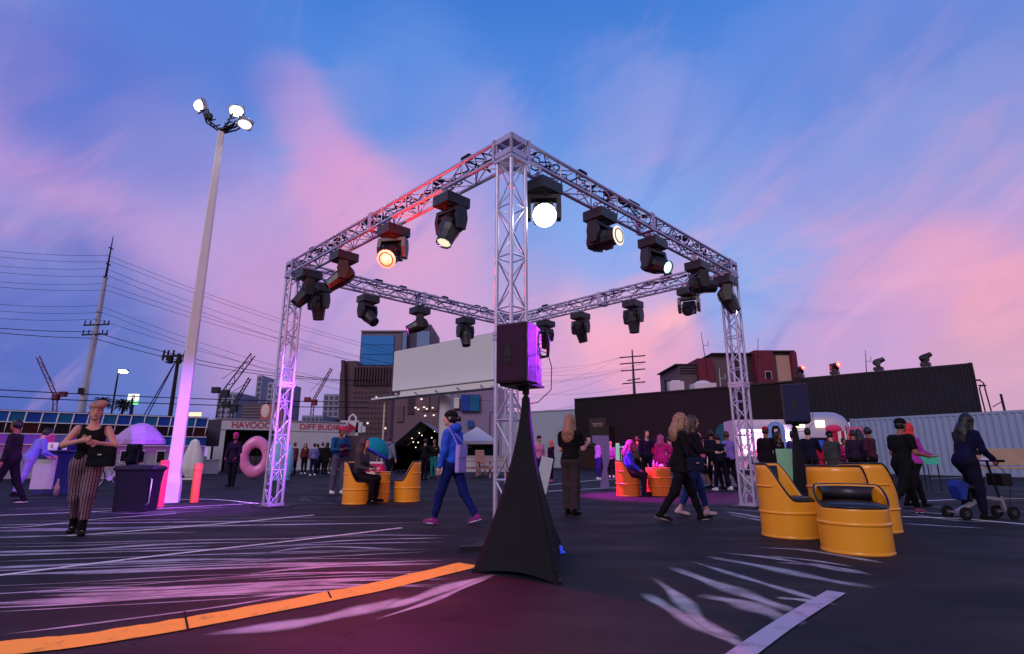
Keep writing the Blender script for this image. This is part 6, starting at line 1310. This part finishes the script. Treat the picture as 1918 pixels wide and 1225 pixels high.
hp_ = q['hand'][1]; m = MB(); m.lathe([(0,0),(.030,0),(.036,.12),(.033,.12),(.028,.01),(0,.01)], hp_+Vector((0,0,-.04)), 16); tag(m.build('drinking_cup', C(205,170,165)), 'pale cup in the raised hand of the woman in wide trousers', 'cup')
t, q = person(spot(1282, 975), 3, 1.72, 'blonde woman in a black coat striding right with a handbag', BLKC, C(14,14,24), (HBL,'long',.13), (C(20,17,20), C(170,150,155)), SK1, .010, (25,6,-22,14), (.03,.03), {0:((-.12,.05,-1),(.1,.75,-.55),None), 1:((.15,.12,-1),(.0,.8,-.55),(0,0,1))}, lean=2, coat=.14, hem=.8, foot=(-6,14), topname='coat', botname='leggings', slim=1.02, head=(0,-2))
shoulder_bag(q['hip'][1]+q['fw']*.14+q['rt']*.10+Vector((0,0,.10)), R(12), .27, .21, .10, C(26,28,60), 'navy quilted handbag at the hip of the blonde woman', q['shoulder'][1])
t, q = person(spot(1306, 966), 6, 1.70, 'dark haired woman in blue jeans walking right just beyond the blonde woman', C(24,22,28), C(36,58,118), (HBR,'long',.08), (C(205,180,185), C(60,50,52)), SK1, .011, (18,4,-20,10), (.02,.02), {1:((.15,.25,-1),(.1,.9,-.1),(0,0,1))}, head=(0,-2), hem=.80, crop=.16, foot=(0,10), botname='jeans')
t, q = person(spot(1706, 962), 14, 1.70, 'stocky person in a black tee and backward cap walking right', BLKC, C(15,14,18), (HB_,'short'), (C(120,60,90), C(200,190,200)), SK2, .011, (24,4,-26,22), (.04,.02), {0:((-.2,.2,-1),(.2,.9,-.1),(0,0,1)), 1:((.22,.10,-1),(.05,.95,-.12),(0,0,1))}, lean=5, sleeve='tee', hem=.84, foot=(0,18), slim=1.22, hat=('backcap', C(18,14,22)), topname='tee_shirt', fem=False)
hp_ = q['hand'][1]; m = MB(); m.box(hp_+Vector((0,0,.02)), (.075,.15,.012), Matrix.Rotation(R(20),3,'Z')); tag(m.build('phone', C(190,185,200), bevel=.004), 'pale phone in the hand of the person in black tee', 'phone')
t, q = person(spot(1722, 950), 10, 1.66, 'person in coral headscarf and purple shawl walking beside the black tee', C(165,55,160), C(18,16,22), (HPK,'none'), SHB, SK2, .013, (20,6,-20,12), (.02,.02), {1:((.2,.25,-1),(.0,.9,-.2),(0,0,1))}, hat=('hood', C(215,60,70)), hem=.84, coat=.03, topname='shawl')
# knee scooter rider
S0 = spot(1835, 972); 
t, q = person(S0+Vector((-.02,.05,0)), 8, 1.70, 'person in navy with long dark hair riding a knee scooter', C(14,16,52), C(15,17,40), (HB_,'long',.20), SHB, SK2, .011, (38,82,8,6), (.02,.02), {0:((-.15,.45,-1),(.0,1,-.55),None), 1:((.15,.45,-1),(.0,1,-.55),None)}, lean=14, hem=.86, foot=(70,0), slim=1.22, topname='jacket', head=(10,8), curl=1.3)
def scooter(loc, rz):
    t = thing('knee_scooter', 'knee scooter with blue padded rest, pushed along at the right', 'scooter', loc, R(rz)); FRm = mat('scooter_silver', (.30,.29,.34), .4, .4); TY = mat('tyre', (.01,.01,.012), .8)
    for x, y, r_ in ((-.42,-.17,.10),(-.42,.17,.10),(.46,-.14,.10),(.46,.14,.10)):
        mm = MB(); mm.cyl((x,y-.02,r_),(x,y+.02,r_),r_,n=20); w = mm.build('wheel', TY, t); mm = MB(); mm.cyl((x,y-.024,r_),(x,y+.024,r_),r_*.42,n=12); mm.build('rim', mat('rim_dark', (.06,.06,.07), .4, .4), w)
    mm = MB(); mm.bar((-.42,-.18,.11),(-.42,.18,.11),.03); mm.bar((.46,-.15,.11),(.46,.15,.11),.03); mm.bar((-.42,0,.11),(.10,0,.34),.07,.05); mm.bar((.10,0,.34),(.40,0,.30),.06,.05); mm.bar((.46,0,.10),(.42,0,.34),.05); mm.build('frame', FRm, t)
    mm = MB(); mm.cyl((-.12,0,.25),(-.12,0,.46),.025,n=10); mm.cyl((.41,0,.30),(.30,0,.92),.02,n=10); mm.build('column', BLK, t)
    mm = MB(); mm.box((-.10,0,.50),(.46,.18,.06)); mm.build('knee_pad', CUSH, t, .02); mm = MB(); mm.prism([(-.36,.30),(-.28,.30),(-.20,.56),(-.36,.62),(-.42,.52)], lambda p, y: Vector((p[0], y, p[1])), -.10, .10); mm.build('rest', mat('rest_blue', (.015,.04,.26), .5), t, .015)
    mm = MB(); mm.cyl((.30,-.28,.92),(.30,.28,.92),.014,n=8); mm.build('handlebar', BLK, t)
    for s_ in (-1,1): mm = MB(); mm.cyl((.30,s_*.17,.92),(.30,s_*.30,.92),.021,n=10); mm.build('grip', RUB, t)
    mm = MB(); mm.tube([(.30,-.1,.90),(.46,-.13,.75),(.50,-.13,.45),(.46,-.1,.22)], .006, 5); mm.build('brake_cable', BLK, t); mm = MB(); mm.box((.47,0,.62),(.18,.30,.20)); mm.build('basket', BLK, t, .02)
scooter(S0+Vector((.05,.03,0)), 6)
# ---------- middle distance
person(spot(4, 944), -160, 1.78, 'person in dark clothes cut off by the left frame edge', C(30,24,30), C(22,17,24), (HB_,'short'), (C(16,14,18), C(220,205,190)), SK2, .016, (18,4,-16,10), fem=False, topname='jacket')
person(spot(42, 929), 62, 1.74, 'man in crumpled lavender shirt and pale trousers leaning on the bar counter', C(120,120,205), C(140,120,190), (HB_,'short'), SHB, SK1, .014, (-8,2,-14,4), (.03,.03), {0:((-.1,.55,-1),(.1,1,-.1),None), 1:((.15,.55,-1),(-.1,1,-.1),None)}, lean=20, fem=False, hem=.78, topname='shirt', sleeve='long')
person(gy(113, 16.2), -60, 1.66, 'person in dark blue behind the bar counter, beside the striped trousers', C(24,26,90), C(14,14,40), (HB_,'short'), SHB, SK3, .018, (0,0,0,0), (.02,.02), {0:((-.2,.3,-1),(.3,.9,.1),None)}, topname='top')
person(gy(240, 17.4), 100, 1.62, 'person in dark coat standing under the purple umbrella', C(18,16,36), C(14,13,26), (HPK,'short'), SHB, SK1, .018, topname='coat', coat=.1)
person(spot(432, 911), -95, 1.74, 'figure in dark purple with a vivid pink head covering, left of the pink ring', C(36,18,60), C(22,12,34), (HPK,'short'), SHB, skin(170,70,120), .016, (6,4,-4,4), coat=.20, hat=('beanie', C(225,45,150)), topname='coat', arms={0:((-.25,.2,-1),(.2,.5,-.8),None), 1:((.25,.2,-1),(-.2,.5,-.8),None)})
t, q = person(spot(631, 924), -45, 1.78, 'man in teal jacket and grey jeans standing by the yellow drum chair', C(24,84,130), C(86,84,108), (HB_,'short'), SHW, SK2, .013, (4,2,-4,4), (.05,.05), {0:((-.2,.2,-1),(.55,.7,.05),None), 1:((.2,.2,-1),(-.5,.75,.0),None)}, fem=False, hem=.86, flare=.02, hat=('cap', C(215,50,90)), topname='jacket', botname='jeans', head=(0,-14))
shoulder_bag(q['chest']+q['fw']*.08, R(-45+90), .28, .32, .12, C(58,26,66), 'plum chest pack worn by the man in the teal jacket', None, 'backpack')
person(Vector((SEAT1.x, SEAT1.y, 0)), -14, 1.70, 'person with brown hair and grey coat sitting in the yellow drum chair', C(66,64,70), C(20,18,22), (HBR,'long',.06), SHB, SK1, .014, (84,88,80,84), (.05,.05), {0:((-.15,.35,-1),(.2,1,.0),None), 1:((.15,.35,-1),(-.2,1,.0),None)}, lean=10, pose_z=.60, head=(0,12), topname='coat')
t, q = person(spot(727, 905), 60, 1.72, 'man in grey hoodie standing behind the small yellow drum table', C(122,120,150), C(15,15,24), (HBR,'short'), SHB, SK1, .014, (14,6,-14,8), (.04,.04), {1:((.25,-.1,-1),(.15,.2,-1),None)}, fem=False, hem=.80, hood=True, topname='hoodie', lean=-4)
person(gy(794, 24.0), 80, 1.70, 'dark figure with pale sleeves standing in the mouth of the black tent', BLKC, C(13,12,15), (HB_,'short'), SHB, SK1, .02, (6,4,-6,4), arms={0:((-.5,.4,-.6),(.2,.7,.3),None), 1:((.4,.3,-.8),(.3,.6,.4),None)}, topname='top')
person(gy(812, 25.5), -100, 1.72, 'person in black with teal trousers at the right side of the black tent', BLKC, C(30,120,120), (HB_,'short'), SHB, SK2, .02, (3,2,-3,2), arms={0:((-.3,.3,-.9),(.5,.7,.2),None)}, topname='top')
for u, v, h, f, top, bot, hr, lab, kw in [
    (568, 888, 1.68, -80, C(95,40,40), C(16,14,22), (HB_,'long',.14), 'woman with long dark hair and rust top in the group before the lettered shop', {}),
    (585, 891, 1.62, 120, C(110,110,170), C(20,22,60), (HB_,'short'), 'person in pale lavender shirt, second from the left in the shop group', {}),
    (591, 887, 1.66, 70, C(26,30,96), C(15,16,44), (HB_,'short'), 'person in royal blue jacket, behind the pale lavender shirt', {}),
    (600, 887, 1.74, 100, C(18,16,24), C(14,14,20), (HB_,'short'), 'tall thin person in black in the middle of the shop group', {'fem':False}),
    (609, 888, 1.72, 60, C(15,14,20), C(13,13,18), (HB_,'long',.1), 'person in long black coat pointing, in the shop group', {'coat':.3}),
    (619, 887, 1.70, 90, C(18,16,22), C(92,70,82), (HB_,'long',.2), 'woman with mauve trousers and dark hair, rightmost of the shop group', {})]:
    person(spot(u, v), f, h, lab, top, bot, hr, SHW if u in (568,585,619) else SHB, SK1, .02, (4,3,-4,3), (.03,.03), group=None, topname='top', **kw)
person(gy(548, 29.5), 150, 1.66, 'person in a rust coat half hidden by the left truss column', C(105,52,44), C(24,18,24), (HBR,'short'), SHB, SK1, .02, topname='coat', coat=.2)
person(spot(1010, 906), -60, 1.70, 'pink lit person in a pale rose top right of the black skirt', C(215,130,170), C(44,30,110), (HPK,'short'), SHW, SK1, .016, (5,3,-8,6), flare=.02, hat=('beanie', C(60,20,60)), topname='top')
person(spot(1033, 902), 200, 1.62, 'slim dark dressed woman with coral hair near the leaning game board', C(44,14,44), C(26,12,34), (hairm(220,110,110),'long',.1), (C(205,110,160), C(205,110,160)), SK1, .016, (4,2,-4,2), topname='top')
t, q = person(spot(1122, 898), 20, 1.70, 'person in a lavender jacket and indigo jeans facing right, before the T shaped banner', C(150,110,205), C(42,24,135), (hairm(90,50,90),'short'), SHW, SK1, .016, (3,3,-5,4), arms={1:((.15,.3,-1),(0,1,.1),None), 0:((-.15,.3,-1),(0,1,.1),None)}, hem=.78, topname='jacket')
t, q = person(spot(1146, 894), 75, 1.66, 'person with lilac backpack and black trousers seen from behind, right of the T shaped banner', C(180,110,185), C(16,13,20), (hairm(200,110,140),'short'), SHW, SK1, .016, (4,2,-4,2), topname='top')
b_ = thing('backpack', 'lilac two pocket backpack on the back of the person in black trousers', 'bag', q['back']+Vector((0,-.06,-.05)), R(75-90)); mm = MB(); mm.box((0,0,0),(.30,.16,.42)); mm.build('body', C(165,90,190), b_, .05); mm = MB(); mm.box((0,-.10,-.08),(.25,.06,.2)); mm.build('pocket', C(150,80,180), b_, .03); mm = MB(); mm.box((0,-.135,.02),(.26,.01,.02)); mm.build('zip', BLKC, b_)
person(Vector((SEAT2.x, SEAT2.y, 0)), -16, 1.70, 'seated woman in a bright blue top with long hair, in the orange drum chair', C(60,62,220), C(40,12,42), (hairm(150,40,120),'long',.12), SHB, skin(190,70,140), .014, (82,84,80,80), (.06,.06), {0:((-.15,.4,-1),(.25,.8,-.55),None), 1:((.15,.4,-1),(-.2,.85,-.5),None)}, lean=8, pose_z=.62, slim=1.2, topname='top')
for u, Y, h, f, top, bot, hr, lab, kw in [
    (1198, 20.5, 1.66, 100, C(70,58,52), C(30,20,26), (HBR,'short'), 'person in an olive jacket behind the seated woman', {}),
    (1215, 19.5, 1.80, -60, C(40,18,60), C(20,14,30), (HB_,'short'), 'tall person in dark purple with a lit face behind the orange table', {'fem':False}),
    (1229, 20.5, 1.64, 95, C(225,45,50), C(50,30,120), (HB_,'short'), 'person in bright red jacket and black beanie behind the orange table', {'hat':('beanie', BLKC)}),
    (1243, 18.8, 1.66, 80, C(215,30,140), C(170,40,150), (HPK,'long',.1), 'person all in hot pink beside the red jacket', {'coat':.15}),
    (1259, 20.5, 1.62, 100, C(190,40,120), C(90,30,90), (HB_,'short'), 'person in rose top half hidden behind the blonde woman', {}),
    (1318, 17.8, 1.68, 150, C(215,100,150), BLKC, (hairm(190,110,130),'short'), 'person in a pink top and long black skirt right of the walking women', {'skirt':True, 'hat':('cap', C(225,140,165))}),
    (1342, 18.0, 1.84, 100, C(22,22,44), C(16,14,26), (HB_,'short'), 'tall man in navy standing left of the dark jersey', {'fem':False}),
    (1353, 16.8, 1.62, 80, C(18,20,40), C(14,14,24), (HB_,'short'), 'person in a dark jersey with a white number, near the truss column', {'fem':False}),
    (1372, 17.4, 1.74, 110, C(150,120,215), C(24,20,40), (HBR,'short'), 'man in lavender polo shirt left of the truss column', {'fem':False, 'sleeve':'tee'}),
    (1444, 15.0, 1.72, 40, C(26,14,22), C(16,12,18), (HB_,'short'), 'broad person in a long dark coat and red cap right of the truss column', {'coat':.34, 'slim':1.15, 'hat':('cap', C(170,20,40))}),
    (1466, 16.5, 1.72, -70, C(18,16,20), C(16,14,18), (HB_,'long',.16), 'person in black with long dark hair before the trailer door', {}),
    (1500, 17.5, 1.74, 95, C(64,50,110), C(22,16,34), (HB_,'short'), 'person in a violet top behind the rear speaker stand', {}),
    (1527, 15.5, 1.68, 70, C(20,18,40), C(16,14,22), (HB_,'short'), 'dark haired customer in navy left of the crimson stall', {}),
    (1571, 15.8, 1.72, 100, C(62,60,62), C(40,40,42), (HB_,'short'), 'customer in a long grey coat and black cap at the crimson stall', {'coat':.36, 'hat':('cap', BLKC)}),
    (1592, 19.5, 1.66, -90, C(170,30,110), C(60,20,50), (HB_,'short'), 'vendor in magenta behind the raspberry stall', {}),
    (1612, 16.0, 1.72, 85, C(44,30,52), C(13,12,16), (HB_,'short'), 'person in dark plum under the pink banner', {}),
    (1628, 16.6, 1.76, 75, C(26,30,62), C(13,12,16), (HB_,'long',.15), 'long haired person in dark blue under the pink banner', {}),
    (1642, 15.6, 1.70, 100, C(70,28,48), C(13,12,16), (HB_,'bun'), 'person in wine red top with hair bun under the pink banner', {}),
    (1822, 13.5, 1.62, 30, C(17,16,24), C(14,14,20), (HB_,'long',.1), 'person in black half hidden behind the scooter rider', {})]:
    rr_ = random.Random(u); ar_ = rr_.choice([None, {1:((.2,.3,-1),(-.1,.8,.45),None)}, {0:((-.22,.25,-1),(.55,.7,.05),None), 1:((.22,.25,-1),(-.55,.7,.0),None)}, {0:((-.45,-.1,-1),(.45,.1,-1),None)}, {1:((.25,.5,-.9),(0,1,-.1),None), 0:((-.2,.0,-1),(0,.2,-1),None)}])
    a_, b_ = rr_.uniform(0,14), rr_.uniform(0,14)
    person(gy(u, Y), f+rr_.uniform(-28,28), h*rr_.uniform(.96,1.05), lab, top, bot, hr, SHB if u % 3 else SHW, SK1 if u % 2 else SK2, .018, (a_,rr_.uniform(0,10),-b_,rr_.uniform(2,14)), (rr_.uniform(.01,.09),rr_.uniform(.01,.09)), arms=ar_, lean=rr_.uniform(-3,7), side=rr_.uniform(-4,4), head=(rr_.uniform(-35,35),rr_.uniform(-12,6)), topname='top', **kw)
    if u == 1353: o = text_mesh('jersey_number', '1', .26, C(225,225,235), None, Matrix.Translation(gy(u, Y)+Vector((.05,-.20,1.18))) @ Matrix.Rotation(R(90),4,'X'), .004); o.parent = [x for x in bpy.data.objects if x.get('label','').startswith('person in a dark jersey')][0]; o.matrix_parent_inverse = Matrix.Translation(-gy(u, Y)) if False else (Matrix.Translation(gy(u, Y)) @ Matrix.Rotation(R(-10),4,'Z') @ Matrix.Scale(1.62/1.72,4)).inverted()
